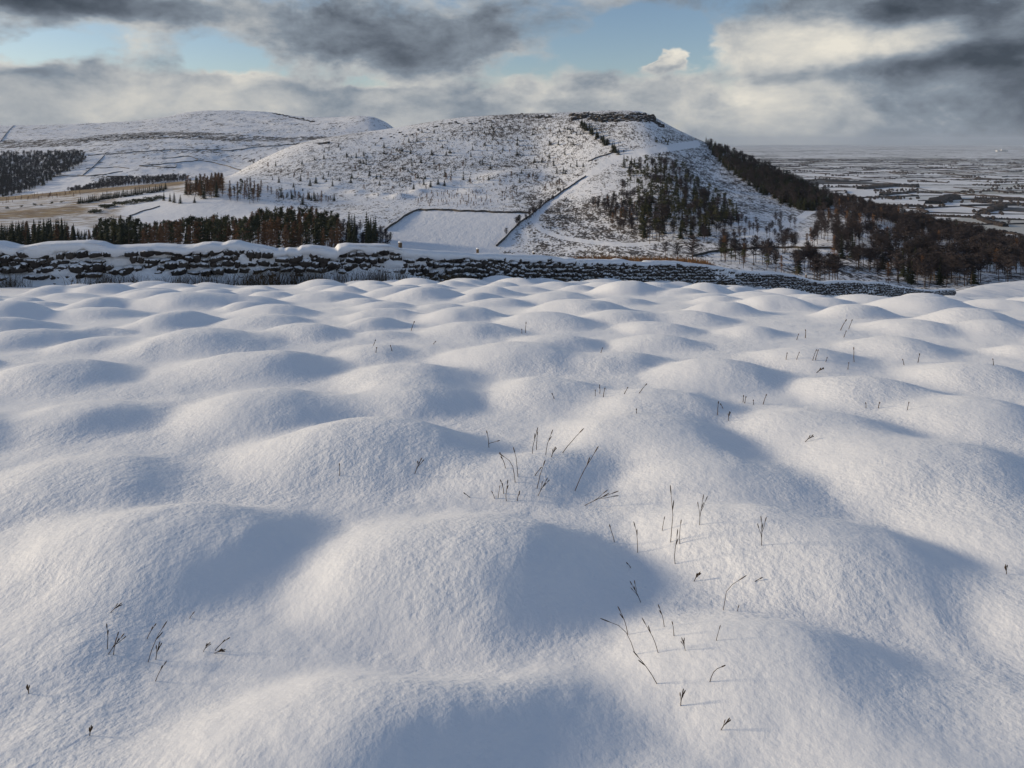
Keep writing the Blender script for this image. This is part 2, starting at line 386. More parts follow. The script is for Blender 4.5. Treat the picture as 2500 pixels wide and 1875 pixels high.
M_far = hill_material('moor_snow', 0.13, 0.045, (0.78, 0.80, 0.84, 1))

M_plain, T, b = mat('plain_fields')
p = T.node('ShaderNodeTexCoord').outputs['Object']
pq = T.vec('ADD', T.vec('MULTIPLY', p, (0.0023, 0.0042, 0.0)), T.vec('MULTIPLY', T.noise(p, 0.0016, 3, 0.5, out=1), (0.5, 0.5, 0.0)))
vo = T.node('ShaderNodeTexVoronoi', feature='F1'); vo.inputs['Scale'].default_value = 1.0; T.l.new(pq, vo.inputs['Vector'])
ve = T.node('ShaderNodeTexVoronoi', feature='DISTANCE_TO_EDGE'); ve.inputs['Scale'].default_value = 1.0; T.l.new(pq, ve.inputs['Vector'])
sx = T.node('ShaderNodeSeparateXYZ'); T.l.new(vo.outputs['Color'], sx.inputs[0])
fcol = T.ramp(sx.outputs[0], [(0.0, (0.42, 0.42, 0.38)), (0.16, (0.66, 0.67, 0.67)), (0.35, (0.80, 0.81, 0.83)), (1.0, (0.85, 0.86, 0.88))])
fcol = T.mix(T.math('MULTIPLY', T.noise(p, 0.02, 4, 0.6), 0.16), fcol, (0.35, 0.34, 0.30, 1))
spy = T.node('ShaderNodeSeparateXYZ'); T.l.new(p, spy.inputs[0])
hedge = T.math('MULTIPLY', T.mapr(ve.outputs['Distance'], 0.055, 0.02), T.mapr(spy.outputs[1], 6500, 8500))
wood = T.mapr(T.math('ADD', T.noise(T.vec('MULTIPLY', p, (0.6, 1.3, 1.0)), 0.0011, 6, 0.66), T.math('MULTIPLY', T.noise(p, 0.012, 3, 0.6), 0.12)), 0.60, 0.65)
dk = T.math('MAXIMUM', T.math('MULTIPLY', hedge, 0.85), wood)
T.l.new(T.mix(dk, fcol, (0.052, 0.050, 0.050, 1)), b.inputs['Base Color'])

def tree_mat(name, c0, c1, rough=0.9):
    m, T, b = mat(name)
    r = T.node('ShaderNodeObjectInfo').outputs['Random']
    n = T.noise(T.node('ShaderNodeNewGeometry').outputs['Position'], 0.35, 3, 0.6)
    f = T.math('ADD', T.math('MULTIPLY', r, 0.6), T.math('MULTIPLY', n, 0.5))
    T.l.new(T.ramp(f, [(0.1, c0), (0.95, c1)]), b.inputs['Base Color'])
    b.inputs['Roughness'].default_value = rough; b.inputs['Specular IOR Level'].default_value = 0.1
    return m
M_spruce = tree_mat('spruce_needles', (0.018, 0.025, 0.018), (0.048, 0.052, 0.030))
M_pine = tree_mat('pine_needles', (0.030, 0.038, 0.027), (0.088, 0.088, 0.048))
M_larch = tree_mat('larch_twigs', (0.080, 0.050, 0.035), (0.21, 0.120, 0.070))
M_bare = tree_mat('bare_twigs', (0.026, 0.026, 0.031), (0.062, 0.051, 0.053))
M_bark = tree_mat('bark', (0.045, 0.034, 0.028), (0.13, 0.10, 0.08))
M_rush = tree_mat('rush_blades', (0.050, 0.040, 0.028), (0.15, 0.105, 0.060))
M_stem = tree_mat('dry_stem', (0.040, 0.028, 0.020), (0.11, 0.072, 0.044))
M_bracken = tree_mat('dead_bracken', (0.11, 0.060, 0.032), (0.22, 0.13, 0.07))
M_wood = tree_mat('weathered_post', (0.06, 0.048, 0.036), (0.13, 0.10, 0.07))
M_hedge = tree_mat('hedge_twigs', (0.022, 0.019, 0.020), (0.055, 0.043, 0.037))
M_barn, T, b = mat('barn_stone'); b.inputs['Base Color'].default_value = (0.20, 0.17, 0.14, 1)
M_dark, T, b = mat('dark_opening'); b.inputs['Base Color'].default_value = (0.02, 0.02, 0.025, 1)
M_white, T, b = mat('white_cladding'); b.inputs['Base Color'].default_value = (0.5, 0.5, 0.48, 1)
M_roofsnow, T, b = mat('roof_snow'); b.inputs['Base Color'].default_value = SNOW

# ------------------------------------------------------------------ near field of snow mounds
th_d = np.linspace(-0.82, 0.82, 700)
th_s = np.concatenate([np.linspace(0.824, 1.4, 110), np.linspace(1.43, math.pi, 44)])
TH = np.concatenate([-th_s[::-1], th_d, th_s])
xp_t = np.where(np.abs(TH) < 1.2, CXP + FPX * np.tan(np.clip(TH, -1.2, 1.2)), 9999 * np.sign(TH))
rw = (wall_Y(np.clip(xp_t, -500, 2600)) + 1.2) / np.cos(np.clip(TH, -0.95, 0.95))
_b = sstep(0.84, 1.38, np.abs(TH)); rw = np.exp(np.log(rw) * (1 - _b) + math.log(34.0) * _b)
NR = 470
rr = np.linspace(0, 1, NR)
R = np.exp(math.log(0.35) + (np.log(rw)[None, :] - math.log(0.35)) * rr[:, None])
R[0] = 0.02
XF, YF = R * np.sin(TH)[None, :], R * np.cos(TH)[None, :]
ZF = field_z(XF, YF)
V = np.stack([XF, YF, ZF], -1).reshape(-1, 3)
F = grid_faces(NR, len(TH))
nc = len(TH)
seam = np.stack([np.arange(NR - 1) * nc + nc - 1, np.arange(NR - 1) * nc, (np.arange(NR - 1) + 1) * nc, (np.arange(NR - 1) + 1) * nc + nc - 1], -1)
F = np.concatenate([F, seam])
F = F[:, ::-1].copy()
me = mesh('snow_field', V, F, M_snow, True)
field = tag(new_obj('snow_field', me), kind='structure')

def hit_field(xp, yp, y0=1.3, y1=19.0):
    Ys = np.exp(np.linspace(math.log(y0), math.log(y1), 900)); X = (xp - CXP) / FPX * Ys
    z = field_z(X, Ys); rows = HYP - FPX * z / Ys
    k = int(np.argmax(rows <= yp)) if (rows <= yp).any() else len(Ys) - 1
    return X[k], Ys[k], z[k]

# ------------------------------------------------------------------ valley, hills and plain
XC = np.concatenate([np.linspace(-430, -40, 40), np.linspace(-36, 2536, 640), np.linspace(2540, 2930, 40)])
def rows_s(y0):
    return np.concatenate([np.linspace(math.log(y0), math.log(300), 56)[:-1], np.linspace(math.log(300), math.log(1250), 300)[:-1], np.linspace(math.log(1250), math.log(4000), 170)[:-1], np.linspace(math.log(4000), math.log(42000), 46)])
Y0c = wall_Y(np.clip(XC, -500, 2600)) + 0.7
SG = np.array([rows_s(y) for y in Y0c])                  # columns x rows
YG = np.exp(SG); XG = (XC[:, None] - CXP) / FPX * YG
ZG = base_z(XG, YG)
hillmask = sstep(-205, -150, ZG) * sstep(90, 350, YG)
amp = np.where(YG < 1250, 1.0, 2.6)
rel = 2.6 * (fbm(XG / 75, YG / 75, 41, 4) - 0.5) + 0.9 * (fbm(XG / 16, YG / 16, 43, 3) - 0.5)
PXG = np.broadcast_to(XC[:, None], ZG.shape)
PYG = HYP - FPX * ZG / YG
smooth_field = [(945, 562), (1010, 518), (1292, 521), (1212, 603), (1205, 622), (880, 622), (915, 595)]
near = YG < 1250; farm = YG >= 1250
sm = in_poly(PXG, PYG, smooth_field) & (YG > 150) & (YG < 620)
left_valley = near & (PXG < 560) & (YG < 900)
def blur(a, n=5, it=2):
    for _ in range(it):
        for ax in (0, 1):
            p = np.pad(a, [(n, n) if q == ax else (0, 0) for q in (0, 1)], mode='edge'); c = np.cumsum(p, ax)
            z = np.zeros_like(np.take(c, [0], ax)); c = np.concatenate([z, c], ax); m = a.shape[ax]
            a = (np.take(c, range(2 * n + 1, 2 * n + 1 + m), ax) - np.take(c, range(m), ax)) / (2 * n + 1)
    return a
rel = rel * blur(np.where(sm, 0.2, np.where(left_valley, 0.6, 1.0)), 8, 2)
ZG = ZG + rel * amp * hillmask
PYG = HYP - FPX * ZG / YG
# first visible row for a sight line: running minimum of PYG
def hit(xp, yp, ymin=150, ymax=42000):
    c = int(np.clip(np.searchsorted(XC, xp), 1, len(XC) - 1)); 
    if abs(XC[c - 1] - xp) < abs(XC[c] - xp): c -= 1
    col = PYG[c]; ok = (YG[c] > ymin) & (col <= yp)
    k = int(np.argmax(ok)) if ok.any() else len(col) - 1
    if k > 0 and YG[c, k - 1] > ymin and col[k - 1] > yp:
        t = (col[k - 1] - yp) / (col[k - 1] - col[k] + 1e-9)
    else: t = 1.0
    k0 = max(k - 1, 0)
    Y = YG[c, k0] * (1 - t) + YG[c, k] * t
    return (xp - CXP) / FPX * Y, Y, ZG[c, k0] * (1 - t) + ZG[c, k] * t
# knolls of mine spoil along the foot of the hill
for kx, ky, kw, kh in [(930, 478, 6, 3.0), (975, 482, 7, 4.0), (1020, 470, 6, 3.0), (1060, 455, 8, 3.5), (1100, 448, 7, 2.5), (1150, 470, 8, 2.5), (870, 470, 6, 2.2), (1260, 432, 20, 5.5), (1205, 440, 13, 3.5), (700, 470, 9, 2.5), (780, 480, 8, 2.0), (820, 455, 10, 2.0)]:
    KX, KY, _z = hit(kx, ky); ZG += kh * np.exp(-((XG - KX) ** 2 + ((YG - KY) * 0.8) ** 2) / (2 * kw * kw))
PYG = HYP - FPX * ZG / YG
def ground(xp, Y):
    c = int(np.clip(np.searchsorted(XC, xp), 1, len(XC) - 1))
    z = np.interp(math.log(Y), SG[c], ZG[c])
    return (xp - CXP) / FPX * Y, Y, z

# what grows through the snow (a property of the ground)
scrub = np.full(ZG.shape, 0.46)
scrub = np.where(near & (PXG > 520), 0.66 + 0.5 * (fbm(XG / 60, YG / 60, 51, 3) - 0.5), scrub)
scrub = np.where(near & (PXG > 560) & (YG < 760) & (PYG > 430) & (PXG < 1250), 0.55, scrub)
upper = near & (PXG > 1000) & (PXG < 1620) & (PYG < 345)
scrub = np.where(upper, 0.66 + 0.5 * (fbm(XG / 45, YG / 90, 57, 3) - 0.4), scrub)
scrub = np.where(near & (PXG > 1280) & (PXG < 1600) & (PYG > 500) & (PYG < 640), 0.84, scrub)
scrub = np.where(near & (PXG > 1600) & (PXG < 2050) & (PYG > 340) & (PYG < 520), 0.78, scrub)
scrub = np.where(left_valley, 0.20, scrub)
scrub = np.where(near & (PXG < 640) & (PYG > 465) & (PYG < 530) & (PXG > 300), 0.12, scrub)
scrub = np.where(near & (PXG > 2200) & (YG < 200), 0.0, scrub)
scrub = np.where(near & (YG < 90), 0.1, scrub)
scrub = np.where(farm, 0.54, scrub)
scrub = np.where(near, blur(np.where(near, scrub, 0.4), 8, 2), scrub)
scrub = np.where(sm, 0.0, scrub)
ledge = [(0, 352), (190, 348), (210, 344), (260, 336), (420, 330), (520, 333), (700, 345), (860, 340)]
scrub = np.where(farm & (YG < 4000) & (dist_line(PXG, PYG, ledge, 1.0) < 9), 0.85, scrub)
scrub = np.where(farm & (PYG > 345) & (PYG < 372) & (PXG > 200), 0.6, scrub)
for poly in ([(430, 405), (490, 392), (520, 392), (590, 412), (560, 425), (430, 420)], [(110, 455), (125, 437), (220, 434), (222, 447), (160, 462), (70, 468)], [(240, 405), (330, 408), (300, 425), (205, 430)], [(405, 388), (470, 383), (480, 392), (410, 402)]):
    scrub = np.where(farm & in_poly(PXG, PYG, poly), 0.0, scrub)
track1 = [(1700, 352), (1650, 358), (1560, 372), (1500, 386), (1450, 418), (1400, 452), (1350, 488), (1312, 520), (1302, 540), (1322, 562), (1370, 580), (1450, 592), (1540, 598), (1600, 592)]
track2 = [(2020, 488), (1965, 525), (1925, 550), (1880, 562), (1830, 566)]
scrub = np.where(near & (dist_line(PXG, PYG, track1) < np.where(PYG < 540, 8, 4.5)), 0.04, scrub)
scrub = np.where(near & (dist_line(PXG, PYG, track2) < 7), 0.04, scrub)
grass = np.zeros(ZG.shape)
grass = np.where(left_valley & (PYG < 560), 0.46, grass)
grass = np.where(left_valley & (dist_line(PXG, PYG, [(-60, 488), (0, 485), (250, 462), (440, 446)], 1.0) < 5), 1.0, grass)
grass = np.where(left_valley & in_poly(PXG, PYG, [(-60, 518), (0, 516), (120, 508), (190, 500), (215, 512), (190, 525), (100, 530), (0, 535), (-60, 535)]), 0.75, grass)
grass = np.where(left_valley & (PXG > 300) & (PYG > 470), 0.12, grass)
grass = np.where(near & (YG > 90) & (YG < 240) & (PXG > 1330) & (PXG < 1760), 0.9, grass)
grass = blur(grass, 3, 2)
Vt = np.stack([XG, YG, ZG], -1).reshape(-1, 3); nr, ncx = ZG.shape[1], ZG.shape[0]
Ft = grid_faces(ncx, nr)[:, ::-1].copy()
fy = YG.reshape(-1)[Ft[:, 0]]; fz = ZG.reshape(-1)[Ft[:, 0]]; fx = PXG.reshape(-1)[Ft[:, 0]]
is_plain = (fy > 1300) & (fz < -208)
is_far = (fy >= 1250) & ~is_plain
def submesh(name, sel, m):
    f = Ft[sel]; used, inv = np.unique(f, return_inverse=True)
    me = mesh(name, Vt[used], inv.reshape(-1, 4), m, True)
    attr(me, 'scrub', scrub.reshape(-1)[used]); attr(me, 'grass', grass.reshape(-1)[used])
    return tag(new_obj(name, me), kind='structure')
submesh('hill', ~is_plain & ~is_far, M_hill)
submesh('moor_hills', is_far, M_far)
submesh('plain', is_plain, M_plain)
#@@PART2
# ------------------------------------------------------------------ the dry stone wall across the field
TOP = [(-500, 592), (-200, 590), (0, 589), (40, 599), (60, 600), (110, 591), (220, 587), (250, 590), (270, 598), (290, 599), (340, 597), (380, 595), (455, 599), (475, 597), (495, 592), (518, 590), (545, 593), (560, 588), (581, 587), (613, 596), (642, 599), (667, 604), (674, 608), (687, 606), (695, 608), (703, 604), (728, 606), (735, 600), (755, 598), (785, 601), (820, 607), (825, 597), (845, 594), (902, 595), (947, 596), (981, 606), (1035, 611), (1103, 614), (1125, 615), (1152, 619), (1198, 618), (1239, 622), (1266, 621), (1317, 622), (1360, 627), (1371, 631), (1388, 627), (1401, 633), (1431, 633), (1442, 632), (1496, 634), (1510, 631), (1537, 637), (1575, 640), (1584, 636), (1649, 637), (1699, 643), (1748, 649), (1798, 659), (1823, 661), (1873, 662), (1897, 664), (1947, 673), (1972, 681), (2007, 687), (2035, 684), (2089, 684), (2111, 688), (2134, 687), (2149, 688), (2181, 695), (2199, 698), (2248, 706), (2273, 707), (2327, 704)]
_wx = np.linspace(-420, 2327, 2400); _wy = wall_Y(_wx); _wX = (_wx - CXP) / FPX * _wy
_arc = np.concatenate([[0], np.cumsum(np.hypot(np.diff(_wX), np.diff(_wy)))]); WLEN = _arc[-1]
_topz = -(np.interp(_wx, [p[0] for p in TOP], [p[1] for p in TOP]) - HYP) / FPX * _wy
_basez = base_z(_wX, _wy)
def wall_at(t):
    px = np.interp(t, _arc, _wx); X = np.interp(t, _arc, _wX); Y = np.interp(t, _arc, _wy)
    X2 = np.interp(np.minimum(t + 0.3, WLEN), _arc, _wX); Y2 = np.interp(np.minimum(t + 0.3, WLEN), _arc, _wy)
    X1 = np.interp(np.maximum(t - 0.3, 0), _arc, _wX); Y1 = np.interp(np.maximum(t - 0.3, 0), _arc, _wy)
    d = np.hypot(X2 - X1, Y2 - Y1); tx, ty = (X2 - X1) / d, (Y2 - Y1) / d
    return px, X, Y, tx, ty, np.interp(t, _arc, _basez), np.interp(t, _arc, _topz)
WORG = Vector((float(_wX[0]), float(_wy[0]), float(_basez[0])))
wall = tag(new_obj('dry_stone_wall', None, loc=WORG), 'long dry stone wall with a thick snow cap, running across behind the mounds', 'wall', None, 'thing')
def wlocal(P): return np.asarray(P) - np.array(WORG)

# rough stone shapes, 48 triangles each
def stone_proto(seed):
    rg = np.random.default_rng(seed); n = 3; vid = {}; V = []; F = []
    def vget(i, j, k):
        key = (i, j, k)
        if key not in vid:
            p = np.array([i - 1, j - 1, k - 1], float)
            q = p / (np.sum(np.abs(p) ** 4) ** 0.25)
            q = q * np.array([1, 1, 1]) + rg.normal(0, 0.11, 3)
            vid[key] = len(V); V.append(q)
        return vid[key]
    for ax in range(3):
        for s in (0, 2):
            for a in range(2):
                for c in range(2):
                    def P(u, v):
                        l = [0, 0, 0]; l[ax] = s; l[(ax + 1) % 3] = u; l[(ax + 2) % 3] = v; return vget(*l)
                    q = [P(a, c), P(a + 1, c), P(a + 1, c + 1), P(a, c + 1)]
                    F.append(q if s == 2 else q[::-1])
    return np.array(V), np.array(F)
PROTO = [stone_proto(100 + i) for i in range(14)]
PMESH = [mesh('stone', v, f, M_stone) for v, f in PROTO]
stones = []
h_c = 0.0; course = 0
rs = random.Random(3)
while course < 17:
    t = rs.uniform(0, 0.3)
    while t < WLEN - 0.1:
        px, X, Y, tx, ty, bz, tz = [float(v) for v in wall_at(np.array(t))]
        sf = 1.08 if px < 1000 else (1.08 - (px - 1000) / 500 * 0.2 if px < 1500 else 0.88)
        far = px > 1950
        ch = 0.155 * sf * (1.5 if far else 1)
        w = (0.16 + 0.24 * rs.random() ** 1.5) * sf * (1.5 if far else 1); hh = ch * rs.uniform(0.75, 1.5)
        z0 = -0.12 + course * ch + 0.05 * math.sin(t * 0.9 + course) + rs.uniform(-0.02, 0.02)
        if bz + z0 + hh < tz - 0.09 and rs.random() > 0.04:
            off = 0.19 + rs.uniform(-0.06, 0.07)
            cen = (X + tx * w / 2 + ty * off, Y + ty * w / 2 - tx * off, bz + z0 + hh / 2)
            stones.append((w / Y, cen, (w * 0.53, rs.uniform(0.12, 0.19), hh * 0.54), (rs.uniform(-0.25, 0.25), rs.uniform(-0.28, 0.28), math.atan2(ty, tx) + rs.uniform(-0.25, 0.25)), rs.randrange(len(PROTO)), px))
        t += w * rs.uniform(0.96, 1.05)
    course += 1
# drift of snow that buries the foot of the wall
def drift_h(px):
    return np.interp(px, [-400, 0, 60, 130, 260, 350, 450, 560, 700, 800, 860, 950, 1050, 1150, 1220, 1300, 1360, 1420, 1480, 1550, 1640, 1720, 1800, 1900, 2100, 2330],
                     [.45, .42, .50, .28, .42, .62, .50, .42, .42, .55, .62, .55, .30, .28, .12, .10, .34, .42, .16, .30, .42, .34, .28, .22, .25, .2])
# snow blown against the face: patches of a lumpy skin that lies over and between the stones
T_ = np.concatenate([np.arange(0.0, 46, 0.045), np.arange(46, WLEN - 0.2, 0.12)]); H_ = np.linspace(-0.25, 1.42, 56)
px, X, Y, tx, ty, bz, tz = wall_at(T_)
def plaster(tt, hh, px, hmax):
    n = fbm(tt / 0.55, hh / 0.24, 61, 4, 0.55); big = fbm(tt / 2.6 + 5, hh / 0.9, 67, 3)
    o = 0.198 + 0.30 * (n - 0.52) + 0.46 * (big - 0.52)
    dh = drift_h(px)
    o = o + 0.55 * np.clip((dh - hh) / 0.45, 0, 2.5) ** 1.3
    o = o + 0.10 * sstep(hmax - 0.30, hmax - 0.02, hh)
    return np.maximum(o, 0.02)
TT, HH = np.meshgrid(T_, H_, indexing='ij'); PX2 = np.broadcast_to(px[:, None], TT.shape); HM = np.broadcast_to((tz - bz)[:, None], TT.shape)
HHc = np.minimum(HH, HM - 0.02)
O = plaster(TT, HHc, PX2, HM)
P = np.stack([X[:, None] + ty[:, None] * O, Y[:, None] - tx[:, None] * O, bz[:, None] + HHc], -1)
me = mesh('snow_patches', wlocal(P.reshape(-1, 3)), grid_faces(len(T_), len(H_)), M_wsnow, True)
tag(new_obj('blown_snow', me, wall), label='blown snow plastered over the face and foot of the wall')
stones.sort(key=lambda s: -s[0] if s[5] > -10 else 0)
for k, (w_, cen, dim, rot, pr, pxx) in enumerate(stones[:300]):
    new_obj('stone', PMESH[pr], wall, Vector(cen) - WORG, rot, dim)
VV, FF, n0 = [], [], 0
for (w_, cen, dim, rot, pr, pxx) in stones[300:]:
    v, f = PROTO[pr]; Rm = np.array(Euler(rot).to_matrix())
    VV.append((v * np.array(dim)) @ Rm.T + np.array(cen) - np.array(WORG)); FF.append(f + n0); n0 += len(v)
me = mesh('smaller_stones', np.concatenate(VV), np.concatenate(FF), M_stone)
tag(new_obj('smaller_stones', me, wall), kind='stuff')
# solid heart of the wall
tcore = np.arange(0, WLEN, 0.5); px, X, Y, tx, ty, bz, tz = wall_at(tcore)
prof = [(0.14, -0.4), (0.12, 9), (-0.20, 9), (-0.24, -0.4)]
P = np.stack([np.stack([X + ty * o, Y - tx * o, np.where(np.full_like(bz, z) > 5, tz - 0.10, bz + z)], -1) for o, z in prof], 1)
me = mesh('wall_heart', wlocal(P.reshape(-1, 3)), grid_faces(len(tcore), 4)[:, ::-1].copy(), M_stone)
new_obj('wall_heart', me, wall)
# thick cap of snow along the top
T_ = np.concatenate([np.arange(0.0, 46, 0.05), np.arange(46, WLEN, 0.12), [WLEN]]); px, X, Y, tx, ty, bz, tz = wall_at(T_)
NC = 15; ph = np.linspace(0, math.pi, NC)
hem = 0.03 + 0.27 * np.clip(fbm(T_ / 0.42, T_ * 0 + 3, 71, 3) * 1.5 - 0.45, 0, 1) * np.interp(px, [0, 500, 1000, 1500, 2300], [1.15, 0.8, 0.55, 0.5, 0.5])
wdt = 0.37 + 0.07 * (fbm(T_ / 0.5, T_ * 0 + 9, 73, 3) - 0.5) * 2
rise = 0.125 + 0.05 * (fbm(T_ / 0.7, T_ * 0 + 1, 75, 2) - 0.5)
o = np.sign(np.cos(ph))[None, :] * np.abs(np.cos(ph))[None, :] ** 0.7 * wdt[:, None]
zc = tz[:, None] - rise[:, None] * (1 - np.sin(ph)[None, :] ** 0.8)
zc = zc + 0.03 * (fbm(TT[:1, :1] * 0 + T_[:, None] * 3, np.cos(ph)[None, :] * 2, 77, 2) - 0.5)
lower = np.stack([wdt * 0.97, tz - rise - hem], -1); under = np.stack([wdt * 0.55, tz - rise - hem - 0.03], -1); back = np.stack([-wdt, tz - rise - 0.15], -1)
O2 = np.concatenate([under[:, :1], lower[:, :1], o, back[:, :1]], 1); Z2 = np.concatenate([under[:, 1:], lower[:, 1:], zc, back[:, 1:]], 1)
P = np.stack([X[:, None] + ty[:, None] * O2, Y[:, None] - tx[:, None] * O2, Z2], -1)
me = mesh('snow_cap', wlocal(P.reshape(-1, 3)), grid_faces(len(T_), O2.shape[1]), M_wsnow, True)
tag(new_obj('snow_cap', me, wall), label='rounded white cap of snow along the wall top')

# ------------------------------------------------------------------ rush tufts at the foot of the wall
ORD = ['first', 'second', 'third', 'fourth', 'fifth', 'sixth', 'seventh', 'eighth', 'ninth', 'tenth', 'eleventh', 'twelfth', 'thirteenth', 'fourteenth', 'fifteenth', 'sixteenth', 'seventeenth', 'eighteenth', 'nineteenth', 'twentieth', 'twenty-first', 'twenty-second', 'twenty-third', 'twenty-fourth', 'twenty-fifth', 'twenty-sixth', 'twenty-seventh', 'twenty-eighth', 'twenty-ninth', 'thirtieth', 'thirty-first', 'thirty-second', 'thirty-third', 'thirty-fourth', 'thirty-fifth', 'thirty-sixth', 'thirty-seventh', 'thirty-eighth', 'thirty-ninth', 'fortieth']
def blades_mesh(name, n, hgt, spread, lean, width, seed, m):
    rg = np.random.default_rng(seed); V = []; F = []
    for i in range(n):
        a = rg.uniform(0, 6.283); r = spread * math.sqrt(rg.uniform(0, 1)) * 0.6
        b = np.array([math.cos(a) * r, math.sin(a) * r * 0.5, -0.05]); d = rg.normal(0, 0.5, 2) + np.array([lean, 0]); L = hgt * rg.uniform(0.5, 1.1)
        m1 = b + np.array([d[0] * L * 0.35, d[1] * L * 0.35, L * 0.62]); t1 = b + np.array([d[0] * L * 1.0, d[1] * L * 1.0, L * (0.98 - 0.25 * min(1.5, np.hypot(*d)) ** 2)])
        an = rg.uniform(0, 3.14); wv = np.array([math.cos(an), math.sin(an), 0]) * width
        k = len(V); V += [b - wv, b + wv, m1 - wv * 0.8, m1 + wv * 0.8, t1]
        F += [[k, k + 1, k + 3, k + 2], [k + 2, k + 3, k + 4]]
    return mesh(name, V, F, m)
rush_px = [(40, 1), (80, 1), (250, 1.2), (285, 1.1), (320, 1), (375, .8), (430, .9), (455, .8), (500, 1), (525, 1.1), (590, 1.1), (612, 1.2), (640, 1.3), (665, 1.4), (690, 1.3), (715, 1.2), (740, 1.2), (770, 1.1), (800, 1.1), (850, 1.2), (880, 1.3), (910, 1.3), (935, 1), (1000, 1), (1030, 1.1), (1060, 1), (1305, .8), (1330, .8), (1390, .7), (1640, .9), (1720, .8), (1790, .8)]
RUSH = [blades_mesh('blades', 75, 0.48, 0.8, 0.22 * (i - 1.5), 0.004, 300 + i, M_rush) for i in range(4)]
for i, (p_, s_) in enumerate(rush_px):
    t = np.interp(p_, _wx, _arc); px, X, Y, tx, ty, bz, tz = [float(v) for v in wall_at(np.array(t))]
    dd = random.uniform(0.75, 1.25); x_, y_ = X + ty * dd, Y - tx * dd
    z_ = max(float(field_z(np.array([x_]), np.array([y_]))[0]), bz + 0.02)
    r = tag(new_obj('rush_tuft', None, loc=(x_, y_, z_), rot=(0, 0, random.uniform(0, 0.6)), scale=(s_,) * 3), 'brown rush tuft at the foot of the stone wall, %s tuft from the left' % ORD[i], 'grass tuft', 'rush tufts along the wall foot')
    new_obj('blades', RUSH[i % 4], r)
    if i % 2 == 0: new_obj('blades', RUSH[(i + 1) % 4], r, (0.3, 0.1, 0), (0, 0, 1.2), (0.8,) * 3)

